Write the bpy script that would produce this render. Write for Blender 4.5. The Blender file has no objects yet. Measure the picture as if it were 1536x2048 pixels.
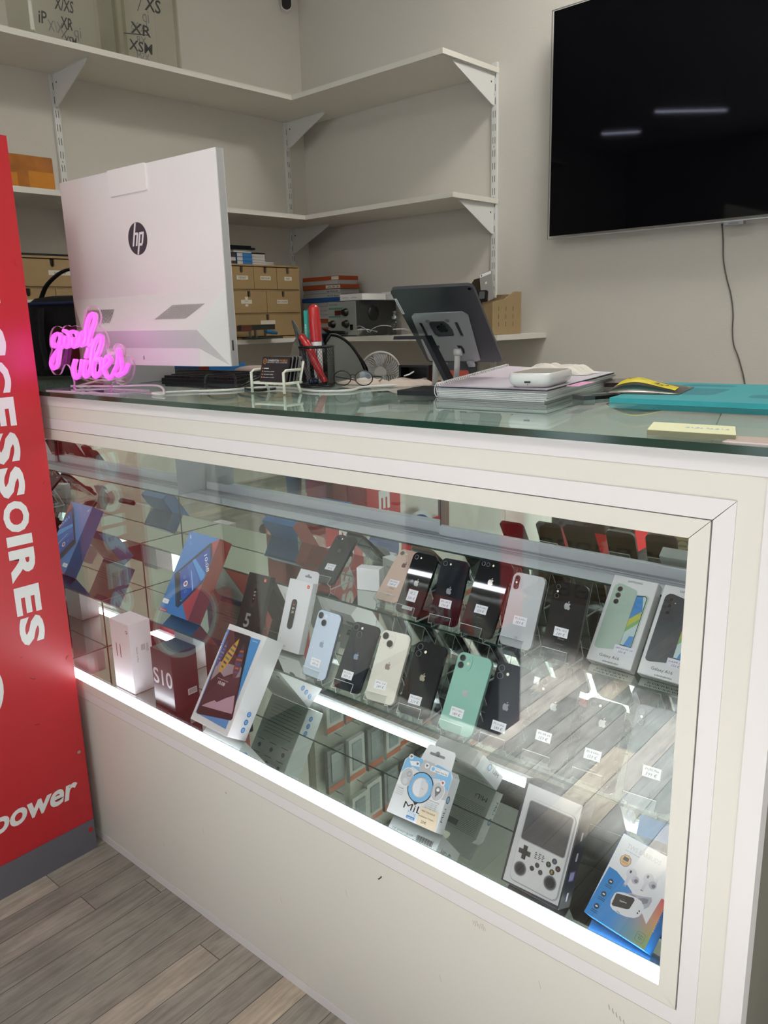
import bpy, bmesh, math, random
from mathutils import Vector, Matrix, Euler
random.seed(7)
SC = bpy.context.scene
COL = SC.collection
R = math.radians

# ------------------------------------------------------------------ camera
CAM_H = 1.4167
YAW, PITCH, ROLL, FPX = 0.7167, 0.2377, -0.0266, 1579.3
_fw = Vector((-math.sin(YAW)*math.cos(PITCH), math.cos(YAW)*math.cos(PITCH), -math.sin(PITCH)))
_rt = Vector((math.cos(YAW), math.sin(YAW), 0)); _up = _rt.cross(_fw)
_r2 = _rt*math.cos(ROLL) + _up*math.sin(ROLL); _u2 = _r2.cross(_fw)
cam = bpy.data.objects.new('camera', bpy.data.cameras.new('camera')); COL.objects.link(cam)
m = Matrix((( _r2.x, _u2.x, -_fw.x, 0), (_r2.y, _u2.y, -_fw.y, 0), (_r2.z, _u2.z, -_fw.z, CAM_H), (0, 0, 0, 1)))
cam.matrix_world = m
cam.data.sensor_fit = 'HORIZONTAL'; cam.data.sensor_width = 36
cam.data.lens = FPX*36/1536; cam.data.clip_start = .02
SC.camera = cam

# ------------------------------------------------------------------ world, light, exposure
SC.view_settings.view_transform = 'Standard'; SC.view_settings.look = 'None'
SC.view_settings.gamma = 1; SC.view_settings.use_curve_mapping = False
SC.view_settings.exposure = 0.0
SC.cycles.use_denoising = True
SC.cycles.max_bounces = 14; SC.cycles.glossy_bounces = 8; SC.cycles.diffuse_bounces = 5
SC.cycles.transparent_max_bounces = 32; SC.cycles.sample_clamp_indirect = 6
SC.cycles.blur_glossy = .3; SC.cycles.caustics_refractive = False
w = bpy.data.worlds.new('daylight'); SC.world = w; w.use_nodes = True
w.node_tree.nodes['Background'].inputs[0].default_value = (.80, .90, 1, 1)
w.node_tree.nodes['Background'].inputs[1].default_value = 1.6
def lamp(name, kind, loc, rot, energy, color=(1, 1, 1), **k):
    l = bpy.data.lights.new(name, kind); l.energy = energy; l.color = color
    for a, b in k.items(): setattr(l, a, b)
    o = bpy.data.objects.new(name, l); COL.objects.link(o); o.location = loc; o.rotation_euler = rot
    return o
SUN_DIR = Vector((-1, -.28, -.60)).normalized()      # low daylight coming in through the street door on the right
lamp('sun', 'SUN', (3, 1, 3), SUN_DIR.to_track_quat('-Z', 'Y').to_euler(), 135, (.84, .92, 1), angle=R(4))
# added ceiling panels for general fill (area lamps sit right under the modelled diffusers)
CEIL = 3.25
FILL_PANELS = [(-.9, -.9, 23), (.7, -1.9, 12), (.6, -.2, 6), (-.9, 2.42, 20)]
for px_, py_, e_ in FILL_PANELS:
    lamp('added_fill_lamp', 'AREA', (px_, py_, CEIL-.045), (0, 0, 0), e_, (1, .985, .955), shape='SQUARE', size=.56)
lamp('added_window_fill', 'AREA', (-1.2, -3.42, 1.5), (R(90), 0, 0), 30, (.86, .94, 1), shape='RECTANGLE', size=3.6, size_y=2.2)  # added fill lamp standing for daylight at an unseen window

# ------------------------------------------------------------------ materials
def lin(c):
    if isinstance(c, str): c = tuple(int(c[i:i+2], 16)/255 for i in (0, 2, 4))
    return tuple((x/12.92 if x <= .04045 else ((x+.055)/1.055)**2.4) for x in c[:3]) + (1,)
MATS = {}
def M(name, col='808080', rough=.5, metal=0., emit=0, spec=.5, bump=0, bscale=60, coat=0, var=0.):
    if name in MATS: return MATS[name]
    t = bpy.data.materials.new(name); t.use_nodes = True; nt = t.node_tree; b = nt.nodes['Principled BSDF']
    c = lin(col)
    b.inputs['Base Color'].default_value = c; b.inputs['Roughness'].default_value = rough
    b.inputs['Metallic'].default_value = metal; b.inputs['Specular IOR Level'].default_value = spec
    if coat: b.inputs['Coat Weight'].default_value = coat; b.inputs['Coat Roughness'].default_value = .03
    if emit:
        b.inputs['Emission Color'].default_value = c; b.inputs['Emission Strength'].default_value = emit
    if bump or var:
        tc = nt.nodes.new('ShaderNodeTexCoord'); n = nt.nodes.new('ShaderNodeTexNoise')
        n.inputs['Scale'].default_value = bscale; n.inputs['Detail'].default_value = 4
        nt.links.new(tc.outputs['Object'], n.inputs['Vector'])
        if bump:
            bp = nt.nodes.new('ShaderNodeBump'); bp.inputs['Strength'].default_value = bump; bp.inputs['Distance'].default_value = .004
            nt.links.new(n.outputs['Fac'], bp.inputs['Height']); nt.links.new(bp.outputs['Normal'], b.inputs['Normal'])
        if var:
            mx = nt.nodes.new('ShaderNodeMix'); mx.data_type = 'RGBA'
            mx.inputs['A'].default_value = tuple(x*(1-var) for x in c[:3])+(1,)
            mx.inputs['B'].default_value = tuple(min(1, x*(1+var)) for x in c[:3])+(1,)
            nt.links.new(n.outputs['Fac'], mx.inputs['Factor']); nt.links.new(mx.outputs['Result'], b.inputs['Base Color'])
    MATS[name] = t
    return t
def glassmat(name, tint, ior=1.45, gl=1.0, rough=0.0, gloss_col=(1, 1, 1, 1)):
    """thin architectural glass: Fresnel mix of a clear and a glossy surface, the same from both sides"""
    t = bpy.data.materials.new(name); t.use_nodes = True; nt = t.node_tree; nt.nodes.clear()
    out = nt.nodes.new('ShaderNodeOutputMaterial'); tr = nt.nodes.new('ShaderNodeBsdfTransparent'); gs = nt.nodes.new('ShaderNodeBsdfGlossy')
    mx = nt.nodes.new('ShaderNodeMixShader'); fr = nt.nodes.new('ShaderNodeFresnel'); ge = nt.nodes.new('ShaderNodeNewGeometry'); mm = nt.nodes.new('ShaderNodeMix')
    tr.inputs[0].default_value = tint; gs.inputs['Roughness'].default_value = rough; gs.inputs['Color'].default_value = gloss_col
    mm.inputs['A'].default_value = ior; mm.inputs['B'].default_value = 1/ior
    nt.links.new(ge.outputs['Backfacing'], mm.inputs['Factor']); nt.links.new(mm.outputs['Result'], fr.inputs['IOR'])
    ml = nt.nodes.new('ShaderNodeMath'); ml.operation = 'MULTIPLY'; ml.inputs[1].default_value = gl
    nt.links.new(fr.outputs[0], ml.inputs[0]); nt.links.new(ml.outputs[0], mx.inputs[0])
    nt.links.new(tr.outputs[0], mx.inputs[1]); nt.links.new(gs.outputs[0], mx.inputs[2]); nt.links.new(mx.outputs[0], out.inputs[0])
    MATS[name] = t
    return t
def mirrormat(name, col, rough=0.0):
    t = bpy.data.materials.new(name); t.use_nodes = True; nt = t.node_tree; nt.nodes.clear()
    out = nt.nodes.new('ShaderNodeOutputMaterial'); gs = nt.nodes.new('ShaderNodeBsdfGlossy')
    gs.inputs['Color'].default_value = col; gs.inputs['Roughness'].default_value = rough
    nt.links.new(gs.outputs[0], out.inputs[0]); MATS[name] = t
    return t
GLASS = glassmat('window_glass', (.97, .985, .975, 1), ior=1.58)
TOPGLASS = glassmat('counter_glass', (.88, .945, .92, 1), gl=.9)
ACRYL = glassmat('clear_acrylic', (.96, .97, .965, 1), ior=1.49)
CLEARBOX = glassmat('clear_plastic', (.93, .93, .91, 1), ior=1.3, gl=.35, rough=.35)
MIRROR = mirrormat('mirror', (.78, .82, .785, 1))
MIRSHELF = mirrormat('mirror_shelf', (.60, .645, .61, 1))
GEDGE = M('green_glass_edge', '1d3a30', .12, spec=.8)
AEDGE = M('acrylic_edge', 'e2e8e8', .12, spec=.9)
PEDGE = M('pink_lit_acrylic_edge', 'e7a6d6', .2, spec=.6)
WHITE = M('white_card', 'eceaea', .45)
BLACK = M('black_plastic', '0c0c0d', .35)
BLACKG = M('black_gloss', '060607', .06, coat=.3)
INK = M('black_ink', '161616', .5)
GREYINK = M('grey_ink', '77787a', .6)
PEN = M('pen_blue_ink', '4d4f7a', .6)
PANEL = M('counter_laminate', 'd6d3cc', .38, bump=.02, bscale=9, var=.012)
TRIM = M('counter_trim_laminate', 'dcd8da', .38, var=.01, bscale=5)
GAP = M('dark_seam', '4a4138', .8)
ALU = M('brushed_aluminium', 'b9bcc0', .28, metal=.85)
ALUD = M('aluminium_matt', 'a3a9ad', .4, metal=.5)
STEEL = M('grey_steel', '8c8f90', .3, metal=.9)
def wallmat(name, col):
    return M(name, col, .9, spec=.15, bump=.12, bscale=160, var=.02)
WALL = wallmat('painted_wall', 'cdc8bf')
SHELFW = M('white_melamine', 'd9d5cb', .5, var=.01, bscale=8)
SHELFM = M('white_powder_coat', 'd6d6d2', .4)
SLOT = M('slot_dark', '2b2a28', .9)
KRAFT = M('birch_ply', '9c8159', .6, bump=.05, bscale=30, var=.08)

def floor_material():
    t = bpy.data.materials.new('grey_brown_plank_floor'); t.use_nodes = True; nt = t.node_tree; b = nt.nodes['Principled BSDF']
    N = nt.nodes.new; L = nt.links.new
    tc = N('ShaderNodeTexCoord'); sp = N('ShaderNodeSeparateXYZ'); L(tc.outputs['Object'], sp.inputs[0])
    def math_(op, a, bb=None, c=None):
        n = N('ShaderNodeMath'); n.operation = op
        for i, v in enumerate((a, bb, c)):
            if v is None: continue
            if isinstance(v, (int, float)): n.inputs[i].default_value = v
            else: L(v, n.inputs[i])
        return n.outputs[0]
    u = math_('DIVIDE', math_('ADD', sp.outputs['X'], 1.826), .0745)
    iu = math_('FLOOR', u); fu = math_('FRACT', u)
    wn = N('ShaderNodeTexWhiteNoise'); wn.noise_dimensions = '1D'; L(iu, wn.inputs['W'])
    v = math_('DIVIDE', math_('ADD', sp.outputs['Y'], math_('MULTIPLY', wn.outputs['Value'], 1.1)), .95)
    iv = math_('FLOOR', v); fv = math_('FRACT', v)
    wn2 = N('ShaderNodeTexWhiteNoise'); wn2.noise_dimensions = '2D'
    cb = N('ShaderNodeCombineXYZ'); L(iu, cb.inputs[0]); L(iv, cb.inputs[1]); L(cb.outputs[0], wn2.inputs['Vector'])
    ramp = N('ShaderNodeValToRGB'); L(wn2.outputs['Value'], ramp.inputs[0])
    e = ramp.color_ramp.elements
    e[0].position = 0; e[0].color = lin('7d7871'); e[1].position = 1; e[1].color = lin('ad9f8f')
    for p, c in ((.2, '8a837b'), (.4, '9c9186'), (.55, '807d76'), (.7, 'a89a8a'), (.85, '8b857e')):
        k = e.new(p); k.color = lin(c)
    ramp.color_ramp.interpolation = 'CONSTANT'
    mp = N('ShaderNodeMapping'); mp.inputs['Scale'].default_value = (26, 2.2, 1); L(tc.outputs['Object'], mp.inputs[0])
    off = N('ShaderNodeCombineXYZ'); L(math_('MULTIPLY', wn2.outputs['Value'], 40), off.inputs[0]); L(math_('MULTIPLY', wn2.outputs['Value'], 17), off.inputs[1]); L(off.outputs[0], mp.inputs['Location'])
    n1 = N('ShaderNodeTexNoise'); n1.inputs['Scale'].default_value = 2.4; n1.inputs['Detail'].default_value = 9; n1.inputs['Roughness'].default_value = .72; n1.inputs['Distortion'].default_value = .8; L(mp.outputs[0], n1.inputs['Vector'])
    n2 = N('ShaderNodeTexNoise'); n2.inputs['Scale'].default_value = 9; n2.inputs['Detail'].default_value = 6; L(tc.outputs['Object'], n2.inputs['Vector'])
    r1 = N('ShaderNodeMapRange'); L(n1.outputs['Fac'], r1.inputs[0]); r1.inputs[1].default_value = .3; r1.inputs[2].default_value = .7; r1.inputs[3].default_value = .68; r1.inputs[4].default_value = 1.42
    r2 = N('ShaderNodeMapRange'); L(n2.outputs['Fac'], r2.inputs[0]); r2.inputs[1].default_value = .3; r2.inputs[2].default_value = .7; r2.inputs[3].default_value = .82; r2.inputs[4].default_value = 1.12
    mul = math_('MULTIPLY', r1.outputs[0], r2.outputs[0])
    g1 = math_('GREATER_THAN', fu, .972); g2 = math_('GREATER_THAN', fv, .9975)
    gap = math_('MAXIMUM', g1, g2); fac = math_('MULTIPLY', mul, math_('SUBTRACT', 1, math_('MULTIPLY', gap, .72)))
    mx = N('ShaderNodeVectorMath'); mx.operation = 'SCALE'; L(ramp.outputs[0], mx.inputs[0]); L(fac, mx.inputs['Scale'])
    L(mx.outputs[0], b.inputs['Base Color']); b.inputs['Roughness'].default_value = .52
    bp = N('ShaderNodeBump'); bp.inputs['Strength'].default_value = .25; bp.inputs['Distance'].default_value = .002; L(fac, bp.inputs['Height']); L(bp.outputs[0], b.inputs['Normal'])
    return t
FLOOR = floor_material()

# ------------------------------------------------------------------ mesh builder
def frame(o, x, y):
    o, x, y = Vector(o), Vector(x).normalized(), Vector(y).normalized(); z = x.cross(y)
    return Matrix(((x.x, y.x, z.x, o.x), (x.y, y.y, z.y, o.y), (x.z, y.z, z.z, o.z), (0, 0, 0, 1)))
FXY = Matrix()
TXT = {}
def text_mesh(s, res, bold=0.):
    k = (s, res, bold)
    if k not in TXT:
        c = bpy.data.curves.new('txt', 'FONT'); c.body = s; c.size = 1; c.resolution_u = res; c.offset = bold
        o = bpy.data.objects.new('txt', c); COL.objects.link(o)
        bpy.context.view_layer.update()
        me = o.to_mesh()
        TXT[k] = ([tuple(v.co[:2]) for v in me.vertices], [tuple(p.vertices) for p in me.polygons])
        o.to_mesh_clear(); bpy.data.objects.remove(o); bpy.data.curves.remove(c)
    return TXT[k]
class MB:
    def __init__(s): s.v = []; s.f = []; s.mi = []; s.sm = []; s.mats = []
    def _m(s, mat):
        if mat not in s.mats: s.mats.append(mat)
        return s.mats.index(mat)
    def add(s, vs, fs, mat, F=None, smooth=False):
        n = len(s.v); F = F or FXY
        s.v += [tuple(F @ Vector(v)) for v in vs]
        for f in fs: s.f.append(tuple(i+n for i in f)); s.mi.append(s._m(mat)); s.sm.append(smooth)
        return s
    def box(s, x0, x1, y0, y1, z0, z1, mat, F=None):
        vs = [(x, y, z) for z in (z0, z1) for y in (y0, y1) for x in (x0, x1)]
        return s.add(vs, [(0, 2, 3, 1), (4, 5, 7, 6), (0, 1, 5, 4), (2, 6, 7, 3), (0, 4, 6, 2), (1, 3, 7, 5)], mat, F)
    def prism(s, pts, z0, z1, mat, F=None, side=None, bottom=None, smooth=False):
        a = sum(pts[i][0]*pts[(i+1) % len(pts)][1]-pts[(i+1) % len(pts)][0]*pts[i][1] for i in range(len(pts)))
        if a < 0: pts = pts[::-1]
        n = len(pts); vs = [(p[0], p[1], z0) for p in pts]+[(p[0], p[1], z1) for p in pts]
        s.add(vs, [tuple(range(n, 2*n))], mat, F)
        s.add(vs, [tuple(range(n-1, -1, -1))], bottom or mat, F)
        s.add(vs, [(i, (i+1) % n, n+(i+1) % n, n+i) for i in range(n)], side or mat, F, smooth)
        return s
    def flat(s, pts, z, mat, F=None):
        a = sum(pts[i][0]*pts[(i+1) % len(pts)][1]-pts[(i+1) % len(pts)][0]*pts[i][1] for i in range(len(pts)))
        if a < 0: pts = pts[::-1]
        return s.add([(p[0], p[1], z) for p in pts], [tuple(range(len(pts)))], mat, F)
    def text(s, t, x, y, h, mat, F=None, z=.0003, w=None, al='l', shear=0, rot=0, flip=False, res=2, bold=0.):
        vs, fs = text_mesh(t, res, bold)
        if not vs: return s
        x0 = min(v[0] for v in vs); x1 = max(v[0] for v in vs)
        sy = h/.73; sx = (w/(x1-x0)) if w else sy
        W_ = (x1-x0)*sx; ox = {'l': 0, 'c': -W_/2, 'r': -W_}[al]; cr, sr = math.cos(rot), math.sin(rot)
        out = []
        for vx, vy in vs:
            a = (vx-x0)*sx+ox+vy*sy*shear; b = vy*sy
            if flip: a = -a
            out.append((x+a*cr-b*sr, y+a*sr+b*cr, z))
        return s.add(out, [f[::-1] for f in fs] if flip else fs, mat, F)
    def tube(s, path, r, mat, n=8, closed=False, F=None, flatten=1):
        P = [Vector(p) for p in path]; k = len(P); vs = []; up = None
        for i, p in enumerate(P):
            a = P[(i-1) % k] if (closed or i) else p; b = P[(i+1) % k] if (closed or i < k-1) else p
            d = (b-a).normalized() if (b-a).length > 1e-9 else Vector((0, 0, 1))
            if up is None:
                up = d.orthogonal().normalized() if abs(d.z) > .95 else Vector((0, 0, 1))
            sd = d.cross(up).normalized() if d.cross(up).length > 1e-6 else d.orthogonal().normalized()
            u2 = sd.cross(d).normalized(); up = u2
            rr = r[i] if isinstance(r, (list, tuple)) else r
            for j in range(n):
                t = 2*math.pi*j/n; vs.append(tuple(p+sd*math.cos(t)*rr+u2*math.sin(t)*rr*flatten))
        fs = []
        for i in range(k if closed else k-1):
            for j in range(n):
                a, b = i*n+j, i*n+(j+1) % n; c, d = ((i+1) % k)*n+(j+1) % n, ((i+1) % k)*n+j
                fs.append((a, b, c, d))
        if not closed: fs += [tuple(range(n-1, -1, -1)), tuple(range((k-1)*n, k*n))]
        return s.add(vs, fs, mat, F, True)
    def lathe(s, prof, mat, n=24, F=None, cap=True, smooth=True):
        vs = []; k = len(prof)
        for r_, z_ in prof:
            for j in range(n): t = 2*math.pi*j/n; vs.append((r_*math.cos(t), r_*math.sin(t), z_))
        fs = [(i*n+j, i*n+(j+1) % n, (i+1)*n+(j+1) % n, (i+1)*n+j) for i in range(k-1) for j in range(n)]
        s.add(vs, fs, mat, F, smooth)
        if cap:
            n0 = tuple(range(n-1, -1, -1)); n1 = tuple(range((k-1)*n, k*n)); s.add(vs, [n0, n1], mat, F)
        return s
    def ellipsoid(s, c, r, mat, n=16, m=10, F=None):
        vs = []; fs = []
        for i in range(m+1):
            a = math.pi*i/m-math.pi/2
            for j in range(n):
                t = 2*math.pi*j/n; vs.append((c[0]+r[0]*math.cos(a)*math.cos(t), c[1]+r[1]*math.cos(a)*math.sin(t), c[2]+r[2]*math.sin(a)))
        for i in range(m):
            for j in range(n): fs.append((i*n+j, i*n+(j+1) % n, (i+1)*n+(j+1) % n, (i+1)*n+j))
        return s.add(vs, fs, mat, F, True)
    def build(s, name, parent=None, label=None, bevel=0, **props):
        me = bpy.data.meshes.new(name); me.from_pydata(s.v, [], s.f)
        for mt in s.mats: me.materials.append(mt)
        me.polygons.foreach_set('material_index', s.mi); me.polygons.foreach_set('use_smooth', s.sm); me.update()
        o = bpy.data.objects.new(name, me); COL.objects.link(o)
        if parent is not None: o.parent = parent
        if label: o['label'] = label
        for k, v in props.items(): o[k] = v
        if bevel:
            b = o.modifiers.new('bevel', 'BEVEL'); b.width = bevel; b.segments = 2; b.limit_method = 'ANGLE'; b.angle_limit = R(40)
        return o
def circ(x, y, r, n=24, ry=None, a0=0, a1=2*math.pi):
    full = abs(a1-a0-2*math.pi) < 1e-6; k = n if full else n+1
    return [(x+r*math.cos(a0+(a1-a0)*i/n), y+(ry or r)*math.sin(a0+(a1-a0)*i/n)) for i in range(k)]
def ring(x, y, r0, r1, n=28):
    vs = circ(x, y, r0, n)+circ(x, y, r1, n); return [(a, b) for a, b in vs], [(i, n+i, n+(i+1) % n, (i+1) % n)[::-1] for i in range(n)]
def rrect(x0, x1, y0, y1, r, n=5):
    p = []
    for cx, cy, a in ((x1-r, y0+r, -90), (x1-r, y1-r, 0), (x0+r, y1-r, 90), (x0+r, y0+r, 180)):
        p += [(cx+r*math.cos(R(a+90*i/n)), cy+r*math.sin(R(a+90*i/n))) for i in range(n+1)]
    return p
def thing(name, label, cat, loc=(0, 0, 0), rz=0, tilt=0, spin=0, group=None, kind=None):
    o = bpy.data.objects.new(name, None); COL.objects.link(o); o.empty_display_size = .02
    o.location = loc
    o.rotation_euler = (Matrix.Rotation(rz, 3, 'Z') @ Matrix.Rotation(-tilt, 3, 'X') @ Matrix.Rotation(-spin, 3, 'Y')).to_euler()
    o['label'] = label; o['category'] = cat
    if group: o['group'] = group
    if kind: o['kind'] = kind
    return o
def tag(o, label, cat, group=None, kind=None):
    o['label'] = label; o['category'] = cat
    if group: o['group'] = group
    if kind: o['kind'] = kind
    return o
RY = -0.0358
def RM(X, Y, Z=0): return Vector((math.cos(RY)*X-math.sin(RY)*Y, math.sin(RY)*X+math.cos(RY)*Y, Z))
def inroom(o, X=0, Y=0, Z=0, rz=0):
    o.location = RM(X, Y, Z); o.rotation_euler = (0, 0, RY+rz); return o
FRONT = frame((0, 0, 0), (1, 0, 0), (0, 0, 1))
def front(y=0): return frame((0, y, 0), (1, 0, 0), (0, 0, 1))
def right(x, y=0): return frame((x, y, 0), (0, 1, 0), (0, 0, 1))
def left(x, y=0): return frame((x, y, 0), (0, -1, 0), (0, 0, 1))
def back(y): return frame((0, y, 0), (-1, 0, 0), (0, 0, 1))
def bottom(z=0): return frame((0, 0, z), (1, 0, 0), (0, -1, 0))
def top(z): return frame((0, 0, z), (1, 0, 0), (0, 1, 0))
def mm(pts): return [(a/1000, b/1000) for a, b in pts]
def catmull(pts, n=5):
    P = [Vector(p) for p in pts]; out = []
    for i in range(len(P)-1):
        a, b, c, d = P[max(i-1, 0)], P[i], P[i+1], P[min(i+2, len(P)-1)]
        for k in range(n):
            t = k/n; out.append(.5*((2*b)+(c-a)*t+(2*a-5*b+4*c-d)*t*t+(3*b-a-3*c+d)*t*t*t))
    out.append(P[-1]); return out
# ------------------------------------------------------------------ room shell
def struct(name, mb, **k): return mb.build(name, kind='structure', **k)
struct('floor', MB().box(-5.2, 2.4, -3.9, 3.6, -.05, 0, FLOOR))
struct('ceiling', MB().box(-5.2, 2.4, -3.9, 3.6, CEIL, CEIL+.08, M('ceiling_paint', 'dcdad4', .9, bump=.1, bscale=60)))
XLW, YBW = -3.259, 2.955
inroom(struct('wall_back', MB().box(XLW-.1, 5.5, YBW, YBW+.1, 0, CEIL, WALL)))
inroom(struct('wall_left', MB().box(XLW-.1, XLW, .75, YBW, 0, CEIL, WALL)))
inroom(struct('wall_left_return', MB().box(-4.7, XLW, .65, .75, 0, CEIL, WALL)))
inroom(struct('wall_left_front', MB().box(-4.8, -4.7, -3.9, .75, 0, CEIL, WALL)))
# right wall with the street door, front wall with the shop window
XR = 1.6
w_ = MB()
w_.box(XR, XR+.15, -3.6, -.12, 0, CEIL, WALL).box(XR, XR+.15, .80, 3.4, 0, CEIL, WALL).box(XR, XR+.15, -.12, .80, 2.12, CEIL, WALL)
struct('wall_right', w_)
f_ = MB()
for a in (-.12, .75): f_.box(XR+.02, XR+.08, a, a+.05, 0, 2.12, ALU)
f_.box(XR+.02, XR+.08, -.07, .75, 2.07, 2.12, ALU).box(XR+.02, XR+.08, -.07, .75, 0, .06, ALU)
d_ = struct('door_1', f_); MB().box(XR+.045, XR+.053, -.07, .75, .06, 2.07, GLASS).build('door_pane', d_)
MB().tube([(XR-.02, .66, .95), (XR-.02, .66, 1.25)], .012, STEEL).build('door_handle', d_)
w_ = MB(); w_.box(-5, -3.05, -3.62, -3.5, 0, CEIL, WALL).box(.65, 1.75, -3.62, -3.5, 0, CEIL, WALL).box(-3.05, .65, -3.62, -3.5, 2.6, CEIL, WALL).box(-3.05, .65, -3.62, -3.5, 0, .35, WALL)
struct('wall_front', w_)
f_ = MB()
for a in (-3.05, -1.83, -.6, .6): f_.box(a, a+.05, -3.58, -3.52, .35, 2.6, ALU)
f_.box(-3.05, .65, -3.58, -3.52, .35, .40, ALU).box(-3.05, .65, -3.58, -3.52, 2.55, 2.6, ALU)
d_ = struct('window_1', f_); MB().box(-3.0, .6, -3.553, -3.547, .4, 2.55, GLASS).build('window_pane', d_)
MB().tube([RM(XLW+.004, .8, .05), RM(XLW+.004, YBW-.01, .05)], .004, TRIM)
inroom(struct('baseboard_back', MB().box(XLW, 4.5, YBW-.012, YBW, 0, .08, SHELFW)))
inroom(struct('baseboard_left', MB().box(XLW, XLW+.012, .76, YBW-.012, 0, .08, SHELFW)))

DIFF = M('fill_diffuser', 'fffaf0', .5, emit=3.5)  # glow of the added fill panels, all out of view
for i, (px_, py_, e_) in enumerate(FILL_PANELS):
    t = thing('added_fill_panel', 'added square white ceiling panel for fill light, out of view', 'ceiling light', (px_, py_, CEIL), group='added square ceiling fill panels')
    MB().box(-.3, .3, -.3, .3, -.03, 0, TRIM).build('light_frame', t); MB().box(-.285, .285, -.285, .285, -.036, -.0301, DIFF).build('diffuser', t)
TUBE = M('led_tube', 'dfe4ff', .4, emit=30)
for (a, b, lb) in (((-3.16, -.83), (-2.74, -1.27), 'thin white linear ceiling lamp mirrored brightest in the television'), ((-3.86, -1.21), (-3.58, -1.42), 'thin white linear ceiling lamp mirrored faintly at the left of the television')):
    t = thing('linear_lamp', lb, 'lamp', ((a[0]+b[0])/2, (a[1]+b[1])/2, 3.02), math.atan2(b[1]-a[1], b[0]-a[0]))
    l_ = math.hypot(b[0]-a[0], b[1]-a[1])/2
    MB().box(-l_, l_, -.02, .02, 0, .03, TRIM).build('lamp_housing', t); MB().box(-l_+.01, l_-.01, -.006, .006, -.006, 0, TUBE).build('light_strip', t)
    c_ = MB()
    for s_ in (-l_+.04, l_-.04): c_.tube([(s_, 0, .03), (s_, 0, CEIL-3.02)], .002, STEEL, 5)
    c_.build('suspension_wire', t)

# ------------------------------------------------------------------ display counter
XA, XB = -2.62, -.220           # ends of the counter front
WX0, WX1, WZ0, WZ1 = -2.12, -.330, .492, 1.149
YF = .945
ZB, ZC, ZD = .500, .6435, .784
ZE = .905
dc = thing('display_counter', 'long white laminate shop counter with a lit glass showcase front and stepped mirror shelves', 'counter', (0, 0, 0))
b = MB()
b.box(XA, XB, YF, YF+.018, 0, WZ0-.055, PANEL).box(XA, XB, YF, YF+.018, WZ1+.053, 1.258, PANEL)
b.box(WX1+.053, XB, YF, YF+.018, WZ0-.055, WZ1+.053, PANEL).box(XA, WX0, YF, YF+.018, WZ0-.055, WZ1+.053, PANEL)
b.build('front_panel', dc)
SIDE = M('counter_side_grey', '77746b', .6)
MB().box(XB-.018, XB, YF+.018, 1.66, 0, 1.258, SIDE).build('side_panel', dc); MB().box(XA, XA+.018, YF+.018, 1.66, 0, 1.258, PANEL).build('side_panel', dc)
b = MB(); b.box(XA+.018, XB-.018, 1.64, 1.66, 0, 1.258, PANEL).build('back_panel', dc)
b = MB(); b.box(XA, XB, YF+.018, 1.70, 1.236, 1.258, M('counter_top_board', 'dadedc', .5)).build('top_board', dc)
b = MB(); b.box(XA+.02, XB-.018, YF+.018, 1.64, .46, ZB-.012, PANEL).build('showcase_floor_board', dc)
# window frame: two flat mitred strips round the glass, with open seams
def mitre(mb, x0, x1, z0, z1, w, y0, y1, mat, g=.0006):
    F = front(0)
    def q(p): mb.prism(p, -y1, -y0, mat, F)
    q([(x0, z1+0), (x1, z1), (x1+w-g, z1+w-g), (x0, z1+w-g)])
    q([(x0, z0), (x1, z0), (x1+w-g, z0-w+g), (x0, z0-w+g)])
    q([(x1, z0-g), (x1+w-g, z0-w), (x1+w-g, z1+w-g*2), (x1, z1-g*0)] if 0 else [(x1+g, z0-g), (x1+w-g, z0-w), (x1+w-g, z1+w-g*2), (x1+g, z1-g)])
b = MB(); mitre(b, XA, WX1, WZ0, WZ1, .0262, YF-.0025, YF+.016, PANEL, .0007); b.build('frame_inner_strip', dc)
b = MB(); mitre(b, XA, WX1+.0268, WZ0-.0268, WZ1+.0268, .0268, YF-.0015, YF+.016, TRIM, .0007); b.build('frame_outer_strip', dc)
b = MB(); b.box(XA, WX1+.055, YF+.0165, YF+.02, WZ1+.0005, WZ1+.056, GAP).box(XA, WX1+.055, YF+.0165, YF+.02, WZ0-.056, WZ0-.0005, GAP).box(WX1+.0005, WX1+.056, YF+.0165, YF+.02, WZ0-.056, WZ1+.056, GAP)
b.build('frame_backing', dc)
b = MB(); b.box(XA, XB-.026, YF-.0012, YF-.0001, 1.2335, 1.258, TRIM).box(XA, XB-.026, YF-.0004, YF-.0001, 1.2329, 1.2335, M('glue_line', 'b7ab9d', .8))
b.box(XB-.026, XB+.0012, YF-.0012, YF-.0001, 0, 1.258, TRIM).box(XB, XB+.0012, YF-.0001, YF+.026, 0, 1.258, TRIM)
b.box(XA, XB-.026, YF-.0012, YF-.0001, 0, .024, TRIM).box(XA, XB-.026, YF-.0004, YF-.0001, .024, .0246, M('glue_line', 'b7ab9d', .8))
b.build('corner_trim', dc)
b = MB()
SC_ = M('scuff', '8f877b', .8); SC2 = M('scuff_black', '2a2522', .7)
def scr(pts, w, mat):
    F = front(YF-.0004)
    for p, q in zip(pts, pts[1:]):
        d = Vector((q[0]-p[0], q[1]-p[1])); n = Vector((-d.y, d.x)).normalized()*w
        b.flat([(p[0]+n.x, p[1]+n.y), (q[0]+n.x, q[1]+n.y), (q[0]-n.x, q[1]-n.y), (p[0]-n.x, p[1]-n.y)], .0, mat, F)
scr([(-.862, .398), (-.856, .404), (-.853, .409)], .0012, SC2); scr([(-1.317, .398), (-1.314, .394)], .0008, SC2)
for k in range(7): scr([(-.648+.004*k, .424+.002*(k % 3)), (-.646+.004*k, .418-.002*(k % 2))], .0004, SC_)
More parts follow.
